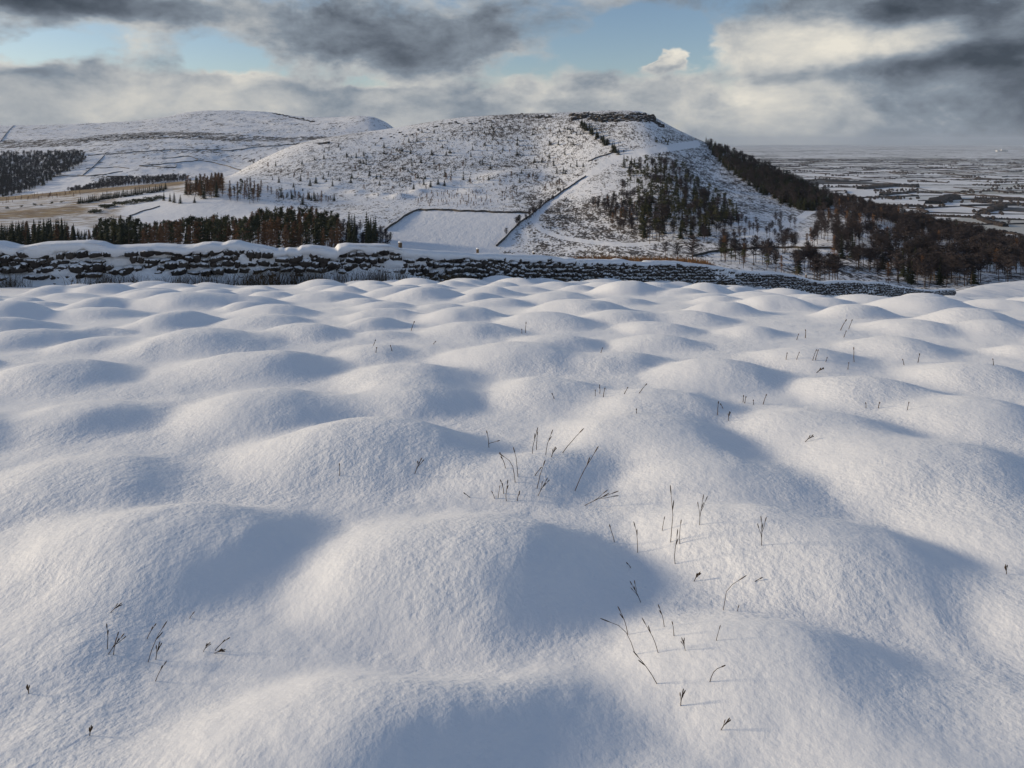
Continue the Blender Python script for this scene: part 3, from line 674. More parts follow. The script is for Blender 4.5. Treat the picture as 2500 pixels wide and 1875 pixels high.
# ------------------------------------------------------------------ dry stems poking out of the snow
ST_C = {
 'in the clump near the centre': [(1190, 1059, 1194, 1094, 'h'), (1223, 1110, 1234, 1145, 'k'), (1231, 1120, 1258, 1180, 'b'), (1257, 1106, 1265, 1166, 's'), (1310, 1055, 1300, 1108, 'k'), (1312, 1064, 1310, 1099, 's'), (1344, 1056, 1332, 1112, 'k'), (1354, 1098, 1346, 1117, 'f'), (1414, 1053, 1374, 1106, 's'), (1451, 1099, 1404, 1200, 'k'), (1327, 1138, 1311, 1194, 's'), (1318, 1147, 1306, 1163, 's'), (1332, 1176, 1314, 1214, 'f'), (1493, 1203, 1428, 1236, 'f'), (1239, 1178, 1236, 1225, 'k'), (1224, 1176, 1230, 1207, 'k'), (1220, 1191, 1216, 1217, 's'), (1203, 1206, 1208, 1218, 's'), (1137, 1206, 1147, 1215, 's'), (1267, 1206, 1263, 1224, 'k')],
 'in the clump right of the central mound': [(1636, 1204, 1637, 1327, 'k'), (1712, 1218, 1708, 1284, 'f'), (1621, 1270, 1617, 1296, 's'), (1661, 1280, 1659, 1328, 's'), (1653, 1308, 1648, 1377, 'k'), (1489, 1287, 1500, 1325, 's'), (1552, 1291, 1556, 1350, 'k'), (1854, 1269, 1859, 1334, 'f'), (1534, 1379, 1540, 1388, 's'), (1704, 1403, 1694, 1420, 'f'), (1854, 1418, 1843, 1424, 's')],
 'in the fanned clump at lower right': [(1799, 1407, 1766, 1491, 'b'), (1543, 1429, 1564, 1472, 'f'), (1801, 1486, 1800, 1494, 's'), (1512, 1486, 1533, 1549, 'k'), (1486, 1508, 1550, 1599, 'b'), (1610, 1483, 1622, 1531, 'k'), (1577, 1527, 1607, 1593, 'k'), (1641, 1521, 1645, 1554, 's'), (1666, 1565, 1673, 1589, 'f'), (1756, 1538, 1749, 1564, 's'), (1556, 1601, 1604, 1672, 'k'), (1758, 1623, 1733, 1665, 'b'), (1666, 1694, 1662, 1725, 'f'), (1773, 1761, 1760, 1786, 'f')],
 'in the clump at lower left': [(289, 1481, 270, 1498, 'f'), (262, 1533, 262, 1585, 'k'), (287, 1553, 277, 1600, 's'), (295, 1559, 265, 1599, 'f'), (380, 1527, 359, 1562, 'k'), (403, 1527, 362, 1620, 'k'), (386, 1582, 380, 1614, 'f'), (399, 1626, 380, 1664, 'k'), (469, 1502, 463, 1511, 's'), (508, 1576, 496, 1593, 'f'), (554, 1561, 525, 1589, 'k'), (541, 1591, 523, 1598, 'f'), (70, 1682, 70, 1696, 'f'), (221, 1784, 219, 1797, 'f')],
 'on the mounds left of centre': [(829, 1138, 829, 1163, 's'), (1028, 1124, 1013, 1159, 'f'), (916, 833, 912, 844, 's'), (919, 851, 918, 861, 's'), (954, 846, 957, 858, 's'), (1062, 836, 1058, 841, 's'), (1011, 788, 1004, 808, 's')],
 'in the sparse row right of centre': [(1274, 806, 1274, 815, 's'), (1284, 791, 1283, 813, 's'), (1470, 852, 1467, 862, 's'), (1349, 963, 1353, 974, 's'), (1464, 943, 1464, 961, 'k'), (1476, 951, 1473, 970, 's'), (1453, 955, 1453, 968, 's'), (1575, 940, 1561, 960, 's'), (1531, 949, 1524, 963, 's'), (1554, 1003, 1554, 1010, 's'), (1753, 987, 1752, 1015, 's'), (1761, 990, 1765, 998, 's'), (1781, 1010, 1778, 1027, 'f'), (1814, 968, 1814, 982, 's'), (1820, 971, 1818, 985, 's'), (1870, 968, 1863, 988, 's'), (1839, 981, 1839, 989, 's'), (1982, 1066, 1965, 1080, 'f')],
 'among the far mounds at right': [(2114, 988, 2114, 997, 's'), (2147, 986, 2144, 997, 's'), (2219, 988, 2215, 1003, 's'), (2064, 785, 2052, 807, 's'), (2080, 785, 2072, 804, 's'), (1990, 858, 1984, 881, 's'), (1997, 861, 1991, 882, 's'), (1949, 864, 1945, 880, 's'), (2064, 810, 2060, 824, 's'), (2072, 889, 2070, 903, 's'), (2086, 855, 2085, 884, 's'), (2205, 881, 2207, 892, 's'), (2243, 867, 2241, 886, 's'), (2007, 900, 1993, 911, 'f'), (1920, 863, 1919, 878, 's'), (2018, 875, 2016, 884, 's'), (1948, 817, 1945, 830, 's'), (1965, 807, 1966, 825, 's'), (2425, 880, 2425, 892, 's'), (2455, 1386, 2457, 1402, 'f')],
}
def tube(pts, rad, V, F, n=5):
    pts = [np.asarray(p, float) for p in pts]; k0 = len(V)
    for i, p in enumerate(pts):
        d = pts[min(i + 1, len(pts) - 1)] - pts[max(i - 1, 0)]; d = d / (np.linalg.norm(d) + 1e-9)
        a = np.cross(d, [0, 1, 0.3]); a /= np.linalg.norm(a) + 1e-9; c = np.cross(d, a)
        r = rad[i] if hasattr(rad, '__len__') else rad
        for q in range(n):
            an = 6.2832 * q / n; V.append(p + r * (math.cos(an) * a + math.sin(an) * c))
    for i in range(len(pts) - 1):
        for q in range(n):
            F.append([k0 + i * n + q, k0 + i * n + (q + 1) % n, k0 + (i + 1) * n + (q + 1) % n, k0 + (i + 1) * n + q])
    F.append([k0 + q for q in range(n)][::-1]); F.append([k0 + (len(pts) - 1) * n + q for q in range(n)])
SHAPE = {'s': 'plain thin', 'k': 'knotted', 'b': 'long bent', 'f': 'forked', 'h': 'H shaped'}
sr = random.Random(21)
for where, items in ST_C.items():
    for i, (xt, yt, xb, yb, kind) in enumerate(sorted(items, key=lambda q: q[2])):
        X, Y, z = hit_field(xb, yb)
        B = np.array([0, 0, -0.03]); sc = Y / FPX
        Tp = np.array([(xt - xb) * sc, sr.uniform(-0.25, 0.1) * (yb - yt) * sc, (yb - yt) * sc]); L = np.linalg.norm(Tp)
        rad = max(0.0010, 0.00046 * Y) * sr.uniform(0.9, 1.2)
        side = np.array([Tp[2], 0, -Tp[0]]) / (L + 1e-9)
        bend = {'b': 0.16, 'k': 0.04}.get(kind, 0.02) * L * (1 if xt > xb else -1)
        pts = [B] + [Tp * u - side * bend * math.sin(math.pi * u) * (1 if kind != 'b' else (0.4 + u)) + np.array([sr.uniform(-1, 1), 0, 0]) * 0.012 * L for u in (0.0, 0.3, 0.55, 0.8, 1.0)]
        V, F = [], []
        tube(pts, [rad * 1.1, rad * 1.1, rad, rad * 0.9, rad * 0.8, rad * 0.6], V, F)
        root = tag(new_obj('dry_plant', None, loc=(X, Y, z)), '%s dry stem, %s from the left %s' % (SHAPE[kind], ORD[i], where), 'plant stem', 'dry stems poking through the snow')
        new_obj('stem', mesh('stem', V, F, M_stem, True), root)
        def head(c, d, ln, r, par=None):
            V, F = [], []; d = np.asarray(d) / np.linalg.norm(d)
            tube([c, c + d * ln * 0.35, c + d * ln * 0.8, c + d * ln], [r * 0.5, r * 1.0, r * 0.9, r * 0.25], V, F, 6)
            new_obj('seed_head', mesh('seed_head', V, F, M_stem, True), par or root)
        hl = min(0.035, max(0.012, 0.22 * L))
        head(pts[-1] - (pts[-1] - pts[-2]) * 0.1, pts[-1] - pts[-2], hl * 1.2, rad * 1.55)
        if kind in 'kf':
            head(pts[-3] * 0.6 + pts[-2] * 0.4, pts[-1] - pts[-3] + side * 0.3 * L * sr.choice((-1, 1)) * 0.3, hl * 1.3, rad * 1.6)
        if kind in 'fh':
            for q in range(2 if kind == 'f' else 1):
                V, F = [], []; s0 = pts[2 + q]; d = Tp * 0.42 + side * L * (0.12 if q else -0.10)
                if kind == 'h': d = np.array([0.045, 0, 0.012])
                tube([s0, s0 + d * 0.5 + side * 0.02 * L, s0 + d], [rad * 0.9, rad * 0.8, rad * 0.6], V, F)
                sh = new_obj('side_shoot', mesh('side_shoot', V, F, M_stem, True), root)
                head(s0 + d, d, hl, rad * 1.5, sh)

# ------------------------------------------------------------------ fence posts just behind the wall
POSTS = [(737, 584, 'thin', 'thin pale cane standing behind the lowest dip of the wall at left'), (977, 592, 'fat', 'stout fence post top beside the sloping snow field, behind the wall'), (1166, 608, 'mid', 'short dark fence post below the field corner, behind the wall'), (1303, 616, 'mid', 'small dark fence post behind the wall, right of the field corner'), (1450, 621, 'thin', 'thin pale cane in front of the brown bracken, nearer the field'), (1552, 626, 'thin', 'thin pale cane in front of the brown bracken, farther from the field'), (1836, 652, 'thin', 'thin cane behind the wall where it starts to drop away'), (1968, 670, 'mid', 'fence post top behind the far low stretch of the wall')]
for xp, yt, kind, lab in POSTS:
    Y = float(wall_Y(np.array([xp]))[0]) + 1.3; X = (xp - CXP) / FPX * Y; zt = -(yt - HYP) / FPX * Y
    zb = float(base_z(np.array([X]), np.array([Y]))[0]) - 0.3
    r = {'thin': 0.016, 'fat': 0.065, 'mid': 0.05}[kind] * (1 if Y < 30 else 1.3)
    V, F = [], []
    tube([(0, 0, 0), (0.01, 0, (zt - zb) * 0.6), (0.0, 0, zt - zb - 0.01), (0.0, 0, zt - zb)], [r, r, r, r * 0.8], V, F, 8)
    post = tag(new_obj('fence_post', None, loc=(X, Y, zb)), lab, 'fence post', 'fence posts behind the wall')
    new_obj('post', mesh('post', V, F, M_wood), post)
    if kind != 'thin':
        V, F = [], []; tube([(0, 0, 0), (0, 0, 0.03), (0, 0, 0.05)], [r * 1.05, r * 0.9, r * 0.3], V, F, 8)
        new_obj('snow_cap', mesh('snow_cap', V, F, M_wsnow, True), post, (0, 0, zt - zb))

# ------------------------------------------------------------------ trees: prototypes one metre tall, scaled on placing
def tri_soup(name, tris, m):
    V = np.array(tris, float).reshape(-1, 3); F = np.arange(len(V)).reshape(-1, 3)
    return mesh(name, V, F, m)
def trunk_mesh(r0, top, m=None, n=5, lean=0.0):
    V, F = [], []
    tube([(0, 0, -0.04), (0, 0, 0.3 * top), (lean, 0, 0.7 * top), (lean * 1.3, 0, top)], [r0, r0 * 0.75, r0 * 0.45, r0 * 0.12], V, F, n)
    return mesh('trunk', V, F, m or M_bark)
def spruce_tris(rg, w=0.17, levels=11, low=0.06, dens=1.0):
    out = []
    for i in range(levels):
        u = i / (levels - 1); z = low + (0.97 - low) * u; R = w * (1 - u) ** 0.85 + 0.012
        nb = max(4, int((11 - 6 * u) * dens)); a0 = rg.uniform(0, 6.28)
        for k in range(nb):
            a = a0 + 6.283 * k / nb + rg.normal(0, 0.2); r = R * rg.uniform(0.65, 1.15)
            d = np.array([math.cos(a), math.sin(a), 0]); s = np.array([-d[1], d[0], 0]) * r * 0.36
            top = np.array([0, 0, z + 0.055]) + d * r * 0.05; tip = d * r + np.array([0, 0, z - 0.035 * (1 - u) - 0.01]); mid = d * r * 0.6 + np.array([0, 0, z + 0.012])
            out += [top, mid - s, mid + s, mid - s, tip, mid + s, mid - s * .7 - np.array([0, 0, 0.04]), mid + s * .7 - np.array([0, 0, 0.035]), top]
    out += [np.array([-.012, 0, .93]), np.array([.012, 0, .93]), np.array([0, 0, 1.02])]
    return out
def clump_tris(rg, c, rx, rz, n, size):
    out = []
    for _ in range(n):
        v = rg.normal(0, 1, 3); v /= np.linalg.norm(v); v *= rg.uniform(0.25, 1) ** 0.5
        p = np.array(c) + v * np.array([rx, rx, rz])
        a, b = rg.normal(0, 1, 3), rg.normal(0, 1, 3); a /= np.linalg.norm(a); b /= np.linalg.norm(b)
        out += [p, p + a * size * rg.uniform(.6, 1.3), p + b * size * rg.uniform(.6, 1.3)]
    return out
def pine_tris(rg, low=0.5, w=0.17):
    out = []
    for k in range(9):
        z = rg.uniform(low, 0.95); r = w * (1.15 - 0.75 * (z - low) / (1 - low)); a = rg.uniform(0, 6.28)
        out += clump_tris(rg, (math.cos(a) * r * 0.6, math.sin(a) * r * 0.6, z), r * 0.6, 0.07, 20, 0.065)
    out += clump_tris(rg, (0, 0, 0.94), w * 0.45, 0.06, 18, 0.045)
    return out
def twig_tris(rg, n, low, w, up, wid, conic=True):
    out = []
    for i in range(n):
        u = rg.uniform(0, 1) ** 0.8; z = low + (0.97 - low) * u
        R = w * ((1 - u) ** 0.7 if conic else math.sqrt(max(0.05, 1 - (2 * u - 0.9) ** 2))) * rg.uniform(0.55, 1.1) + 0.01
        a = rg.uniform(0, 6.28); d = np.array([math.cos(a), math.sin(a), up * rg.uniform(0.5, 1.4)])
        b = np.array([0, 0, z]); tip = b + d * R; s = np.array([0, 0, wid])
        out += [b - s, b + s, tip]
        for q in range(3):
            c = b + d * R * rg.uniform(0.35, 0.95); e = rg.normal(0, 1, 3) * 0.035 + np.array([0, 0, -0.01 if conic else 0.02]); out += [c, c + e, c + e * 0.6 + rg.normal(0, 1, 3) * wid * 1.1]
    return out
def shrub_tris(rg):
    out = []
    for k in range(6):
        a = rg.uniform(0, 6.28); r = rg.uniform(0.1, 0.42)
        out += clump_tris(rg, (math.cos(a) * r, math.sin(a) * r, rg.uniform(0.2, 0.6)), 0.30, 0.26, 18, 0.2)
    return out
rg = np.random.default_rng(77)
CR = {
 'spruce': [tri_soup('crown', spruce_tris(rg, 0.16 + 0.02 * i), M_spruce) for i in range(4)],
 'pine': [tri_soup('crown', pine_tris(rg, 0.42 + 0.05 * i), M_pine) for i in range(4)],
 'larch': [tri_soup('crown', twig_tris(rg, 110, 0.12, 0.19, 0.12, 0.011), M_larch) for i in range(4)],
 'bare': [tri_soup('crown', twig_tris(rg, 110, 0.36, 0.25, 0.75, 0.011, False), M_bare) for i in range(4)],
 'shrub': [tri_soup('crown', shrub_tris(rg), M_pine) for i in range(3)],
}
TRK = {'spruce': trunk_mesh(0.014, 0.95), 'pine': trunk_mesh(0.013, 0.95), 'larch': trunk_mesh(0.012, 0.98), 'bare': trunk_mesh(0.015, 0.8, lean=0.02), 'shrub': trunk_mesh(0.05, 0.5)}
NAME = {'spruce': 'spruce_tree', 'pine': 'pine_tree', 'larch': 'larch_tree', 'bare': 'bare_tree', 'shrub': 'evergreen_shrub'}
CAT = {'spruce': 'tree', 'pine': 'tree', 'larch': 'tree', 'bare': 'tree', 'shrub': 'shrub'}
PLANTS = []
def plant(kind, X, Y, z, h, label, group, wide=1.0, parts=True, name=None):
    w = h * wide * random.uniform(0.85, 1.2)
    rz = random.uniform(0, 6.28); k = random.randrange(len(CR[kind]))
    if parts:
        r = new_obj(name or NAME[kind], None, None, (X, Y, z), (0, 0, rz), (w, w, h))
        new_obj('trunk', TRK[kind], r); new_obj('crown', CR[kind][k], r)
    else:
        r = new_obj(name or NAME[kind], CR[kind][k], None, (X, Y, z - 0.02 * h), (0, 0, rz), (w, w, h))
    PLANTS.append((r, X / Y, Y, h))
    return tag(r, label, CAT[kind], group)
_cache = {}
def mesh_np(me):
    if me.name not in _cache:
        v = np.empty(len(me.vertices) * 3, np.float32); me.vertices.foreach_get('co', v)
        me.calc_loop_triangles(); f = np.empty(len(me.loop_triangles) * 3, np.int32); me.loop_triangles.foreach_get('vertices', f)
        _cache[me.name] = (v.reshape(-1, 3), f.reshape(-1, 3))
    return _cache[me.name]
def wood_mass(name, label, cat, trees, mats, thin=1.0):
    """far wood that reads as one mass: list of (kind, X, Y, z, h)"""
    VV, FF, MI, n0 = [], [], [], 0
    for kind, X, Y, z, h in trees:
        for part, mi in ((random.choice(CR[kind]), 0), (TRK[kind], 1)):
            v, f = mesh_np(part)
            if part is not TRK[kind] and thin < 1:
                keep = np.random.default_rng(int(abs(X * 7)) + 1).random(len(f)) < thin; f = f[keep]
            a = random.uniform(0, 6.28); c, s = math.cos(a), math.sin(a); w = h * random.uniform(0.9, 1.3) * (1.25 if thin < 1 else 1)
            VV.append(np.stack([(v[:, 0] * c - v[:, 1] * s) * w + X, (v[:, 0] * s + v[:, 1] * c) * w + Y, v[:, 2] * h + z], -1)); FF.append(f + n0); n0 += len(v); MI.append(np.full(len(f), mi if part is TRK[kind] else mats.index(CR[kind][0].materials[0])))
    me = mesh(name, np.concatenate(VV), np.concatenate(FF), None)
    for m in mats: me.materials.append(m)
    me.polygons.foreach_set('material_index', np.concatenate(MI).astype(np.int32))
    return tag(new_obj(name, me), label, cat, kind='stuff')
def px_scatter(poly, n, rnd, minpx=4.0, ysq=1.6):
    poly = np.asarray(poly, float); x0, y0 = poly.min(0); x1, y1 = poly.max(0); out = []; cells = {}
    pr = np.random.default_rng(rnd.randrange(1 << 30)); xs = pr.uniform(x0, x1, n * 60); ys = pr.uniform(y0, y1, n * 60); ok = in_poly(xs, ys, poly)
    for x, y in zip(xs[ok].tolist(), ys[ok].tolist()):
        cx, cy = int(x // minpx), int(y * ysq // minpx)
        if any((x - a) ** 2 + ((y - b) * ysq) ** 2 < minpx ** 2 for p in (-1, 0, 1) for q in (-1, 0, 1) for a, b in cells.get((cx + p, cy + q), ())): continue
        cells.setdefault((cx, cy), []).append((x, y)); out.append((x, y))
        if len(out) >= n: break
    return out
rnd = random.Random(5)

# --- the plantation in the valley behind the wall, left
PT = [(-60, 545), (0, 543), (60, 535), (110, 533), (150, 531), (165, 541), (173, 556), (180, 534), (188, 556), (215, 560), (228, 547), (240, 531), (280, 523), (330, 528), (350, 542), (400, 535), (450, 528), (500, 525), (540, 517), (560, 525), (590, 530), (610, 516), (640, 497), (680, 503), (740, 485), (760, 495), (790, 510), (810, 508), (830, 530), (850, 508), (870, 518), (888, 499), (905, 500), (920, 522), (940, 552), (960, 575)]
def ptop(x): return float(np.interp(x, [p[0] for p in PT], [p[1] for p in PT]))
cand = []
for row, Y in enumerate(np.linspace(322, 445, 9)):
    x = -40 + rnd.uniform(0, 10)
    while x < 955:
        cand.append((x + rnd.uniform(-3, 3), Y + rnd.uniform(-6, 6))); x += rnd.uniform(16, 27) * (0.95 if row < 6 else 0.72) * (0.86 if x > 560 else 1.0)
cand += [(180, 400), (852, 380), (866, 372), (888, 395), (905, 402), (917, 372)]
rest_A = []
for x, Y in cand:
    X, Y, z = ground(x, Y); yb = HYP - FPX * z / Y
    hmax = (yb - ptop(x)) * Y / FPX
    special = (x, Y) in cand[-6:]
    if hmax < 3: continue
    if 168 < x < 225 and not (175 < x < 185): hmax = min(hmax, 9)
    u = rnd.random()
    if x < 235: kind = 'spruce' if u < 0.93 else 'larch'
    elif x < 350: kind = 'spruce' if u < 0.7 else 'pine'
    elif x < 660: kind = 'spruce' if u < 0.22 else ('pine' if u < 0.60 else 'larch')
    elif x < 835: kind = 'pine' if u < 0.45 else ('larch' if u < 0.85 else 'spruce')
    else: kind = 'bare' if u < 0.7 else 'larch'
    if (x > 820 and abs(x - 858) < 9) or abs(x - 905) < 12: kind = 'spruce'
    if x > 835 and kind in ('bare', 'larch'): hmax = min(hmax, 10)
    h = min(hmax, 19) * rnd.uniform(0.74, 1.0)
    if kind == 'spruce': lab = 'dark spruce ' + ('in the far left plantation' if x < 235 else ('in the middle of the plantation' if x < 660 else 'right end of the plantation'))
    elif kind == 'pine': lab = 'olive pine in the plantation behind the wall'
    elif kind == 'larch': lab = 'rusty larch in the plantation behind the wall'
    else: lab = 'low bare tree between plantation and white field'
    plant(kind, X, Y, z, h, lab, lab + ' group', 0.98)

# --- larches and dark conifers scattered below the left end of the hill
def scatter_things(poly, n, kinds, h0, h1, label, group, minpx=5, wide=1.0, parts=True, ymin=150, name=None):
    for x, y in px_scatter(poly, n, rnd, minpx):
        X, Y, z = hit(x, y, ymin); kd = rnd.choice(kinds)
        plant(kd, X, Y, z, rnd.uniform(h0, h1), label % {'spruce': 'dark spruce', 'pine': 'green pine', 'larch': 'brown larch', 'bare': 'bare brown tree', 'shrub': 'dark shrub'}[kd] if '%s' in label else label, group, wide, parts, name)
scatter_things([(452, 462), (500, 452), (545, 450), (545, 480), (500, 488), (455, 480)], 62, ['larch'] * 6 + ['spruce'], 11, 16, '%s in the rust stand left of the hill', 'larches in the rust coloured stand', 4.5, 1.2)
scatter_things([(555, 462), (600, 458), (640, 462), (640, 492), (600, 500), (560, 490)], 34, ['larch'] * 5 + ['pine'], 8, 13, '%s on the shelf beside the rust stand', 'trees on the snowy shelf', 6, 1.2)
scatter_things([(640, 470), (690, 470), (780, 480), (830, 495), (780, 498), (680, 490)], 36, ['larch', 'larch', 'spruce', 'pine'], 4, 9, '%s at the hill foot above the plantation', 'trees at the hill foot', 8, 1.3)
for x, y, h in [(686, 482, 10), (755, 487, 8), (738, 500, 9), (400, 490, 9), (415, 492, 8), (425, 495, 10), (440, 497, 8), (475, 495, 6)]:
    X, Y, z = hit(x, y); plant('spruce', X, Y, z, h, 'lone dark spruce among brown larches below the hill', 'single dark spruces below the hill', 1.4)
for i in range(44):
    u = i / 43; x = 192 + u * 212; y = 497 - u * 33 + rnd.uniform(-2, 2)
    X, Y, z = hit(x, y); plant('spruce', X, Y, z, rnd.uniform(5, 8), 'small spruce in the long strip across the left fields', 'spruces in the diagonal strip', 1.7, False, 'young_spruce')
for i in range(38):
    u = i / 37; x = 222 + u * 170; y = 512 - u * 26 + rnd.uniform(-4, 3) + (8 if u < 0.15 else 0)
    X, Y, z = hit(x, y); plant('shrub', X, Y, z, rnd.uniform(2.8, 4), 'low dark shrub in the hedge below the spruce strip', 'shrubs in the lower hedge', 1.7, False)
for i, (x, y) in enumerate([(18, 511), (52, 506), (85, 503), (101, 502), (127, 498), (151, 495)]):
    X, Y, z = hit(x, y); plant('shrub', X, Y, z, rnd.uniform(2.6, 3.6) if i != 3 else 1.8, 'round grey green bush on the left field, %s from the left in the row' % ORD[i], 'round bushes in a row on the left field', 1.1, False)
for i in range(46):
    x = rnd.uniform(0, 200); y = 497 - 0.11 * x + rnd.uniform(-9, 4)
    X, Y, z = hit(x, y); plant('larch', X, Y, z, rnd.uniform(3, 5.5), 'thin young tree behind the round bushes', 'young planted trees on the left slope', 0.8, False, 'larch_sapling')
# --- small trees dotted over the face of the hill
face = [(640, 415), (760, 370), (900, 345), (1080, 315), (1250, 305), (1400, 320), (1440, 385), (1380, 430), (1250, 450), (1050, 465), (850, 470), (680, 455)]
for x, y in px_scatter(face, 185, rnd, 11):
    X, Y, z = hit(x, y)
    kd = 'spruce' if rnd.random() < 0.75 else 'larch'
    lab = ('small dark conifer on the %s hill face' if kd == 'spruce' else 'small brown sapling on the %s hill face') % ('left' if x < 900 else ('middle' if x < 1180 else 'right'))
    plant(kd, X, Y, z, rnd.uniform(3.5, 8.5), lab, lab + 's', 1.6, False, 'conifer_sapling' if kd == 'spruce' else 'larch_sapling')
for x, y, h in [(1378, 315, 6), (1386, 317, 6), (1392, 318, 5), (1408, 328, 5), (1418, 329, 5), (1425, 327, 4), (1262, 378, 7), (1205, 322, 6), (1376, 418, 6), (1380, 425, 6), (1424, 408, 6), (1282, 412, 5), (1293, 432, 5), (894, 402, 6), (888, 400, 5)]:
    X, Y, z = hit(x, y); plant('spruce', X, Y, z, h, 'larger dark conifer on the face below the crag', 'larger conifers on the hill face', 1.8, False, 'conifer_sapling')
for i in range(46):
    u = rnd.random(); x = 1412 + u * 95 + rnd.uniform(-4, 6); y = 302 + u * 72 + rnd.uniform(-3, 5)
    X, Y, z = hit(x, y); plant('spruce', X, Y, z, rnd.uniform(6, 10.5), 'dark conifer in the gully running down from the crag', 'conifers in the gully below the crag', 1.8, False, 'young_spruce')
scatter_things([(1598, 340), (1630, 335), (1655, 340), (1650, 352), (1605, 355)], 14, ['spruce', 'pine'], 4, 6.5, 'dark conifer in the clump by the hilltop track', 'conifers in the clump by the hilltop track', 4, 1.8, False, 150, 'young_spruce')
scatter_things([(1010, 475), (1100, 468), (1200, 470), (1200, 508), (1100, 510), (1010, 500)], 70, ['larch'], 2.5, 5.5, 'brown larch sapling above the wall of the white field', 'larch saplings above the white field', 6, 1.2, False, 150, 'larch_sapling')
scatter_things([(1212, 470), (1265, 460), (1265, 490), (1215, 498)], 22, ['bare', 'larch'], 3, 5, 'thin brown sapling on the knoll below the hill track', 'saplings on the knoll', 5, 1.0, False, 150, 'bare_sapling')
# --- trees along the field wall that climbs the hill
LW = [(1225, 590), (1265, 550), (1300, 524), (1335, 497), (1372, 466)]
for i in range(30):
    u = rnd.random() ** 0.9; x = np.interp(u, np.linspace(0, 1, 5), [p[0] for p in LW]) + rnd.uniform(-2, 8); y = np.interp(u, np.linspace(0, 1, 5), [p[1] for p in LW]) + rnd.uniform(0, 4)
    X, Y, z = hit(x, y); plant('bare', X, Y, z, rnd.uniform(5, 8.5), 'bare tree along the wall climbing the hill', 'bare trees along the climbing wall')
scatter_things([(1328, 448), (1372, 446), (1372, 460), (1330, 462)], 10, ['bare', 'larch'], 5, 7, 'bushy bare tree at the bend of the climbing wall', 'bushy trees at the wall bend', 4)
# --- the pine wood on the flank of the hill
EW = [(1516, 400), (1563, 398), (1634, 408), (1685, 435), (1705, 465), (1766, 505), (1805, 545), (1756, 572), (1664, 592), (1583, 600), (1530, 576), (1481, 545), (1444, 510), (1470, 500), (1512, 492), (1520, 470), (1542, 445)]
for x, y in px_scatter(EW, 350, rnd, 4.4, 1.3):
    X, Y, z = hit(x, y); low = x < 1560 and y > 480
    kd = rnd.choice(['bare', 'bare', 'bare', 'pine', 'larch']) if low else rnd.choice(['pine', 'pine', 'pine', 'bare', 'bare', 'spruce'])
    lab = {'bare': 'bare tree in the hill flank wood', 'larch': 'brown larch in the lower hill flank wood', 'pine': 'slender pine in the hill flank wood', 'spruce': 'dark spruce in the hill flank wood'}[kd]
    plant(kd, X, Y, z, rnd.uniform(8, 11) if low else rnd.uniform(10, 15), lab, lab + ' group', 1.15, True, 'leafless_tree' if kd == 'bare' else None)
scatter_things([(1780, 540), (1900, 545), (1960, 560), (1940, 585), (1780, 595), (1690, 595)], 36, ['bare'], 7, 10, 'thin bare tree on the snow below the hill flank wood', 'thin bare trees below the hill wood', 6, 1.0)
# --- dense spruce plantation on the right shoulder of the hill
SP = [(1716, 345), (1760, 356), (1850, 396), (1950, 444), (2036, 484), (2030, 506), (1990, 516), (1950, 514), (1890, 492), (1850, 468), (1800, 434), (1750, 392)]
wood_mass('spruce_plantation', 'dense dark spruce plantation along the right shoulder of the hill', 'wood', [('bare' if rnd.random() < 0.38 else 'spruce', *hit(x, y, 500), rnd.uniform(8, 11.5)) for x, y in px_scatter(SP, 900, rnd, 2.4, 1.3)], [M_spruce, M_bark, M_bare], 0.9)
# --- brown wood filling the lower right
GP = [(2035, 490), (2100, 512), (2200, 540), (2300, 570), (2400, 596), (2560, 630), (2560, 690), (2330, 700), (2150, 708), (2000, 700), (1880, 660), (1760, 640), (1760, 615), (1900, 612), (1985, 590), (1995, 545)]
def snow_gap(x, y): return vnoise(np.array([x / 48.0]), np.array([y / 15.0]), 91)[0] < 0.43
pts = [(x, y) for x, y in px_scatter(GP, 800, rnd, 4.8, 1.2) if not (snow_gap(x, y) and y > 560)]
pts.sort(key=lambda q: -q[1])
mass = []
for i, (x, y) in enumerate(pts):
    X, Y, z = hit(x, y, 245); u = rnd.random(); kd = 'larch' if u < 0.05 else ('bare' if u < 0.93 else 'spruce'); h = rnd.uniform(9, 13.5)
    if i < 260:
        area = 'near the wall end' if x > 2150 else 'below the snow track'
        lab = {'larch': 'brown larch in the wood ' + area, 'bare': 'bare tree in the wood ' + area, 'spruce': 'dark spruce among leafless trees ' + area}[kd]
        plant(kd, X, Y, z, h, lab, lab + ' group', 1.15)
    else: mass.append((kd, X, Y, z, h))
ridge = [('larch' if rnd.random() < 0.04 else 'bare', *hit(x, y, 300), rnd.uniform(8, 12)) for x, y in px_scatter([(2035, 488), (2100, 506), (2300, 562), (2560, 622), (2560, 650), (2300, 590), (2100, 535), (2040, 515)], 420, rnd, 3.2, 1.2)]
wood_mass('leafless_wood', 'dark brown leafless wood along the ridge falling to the right', 'wood', mass + ridge, [M_larch, M_bark, M_bare, M_spruce], 1.0)
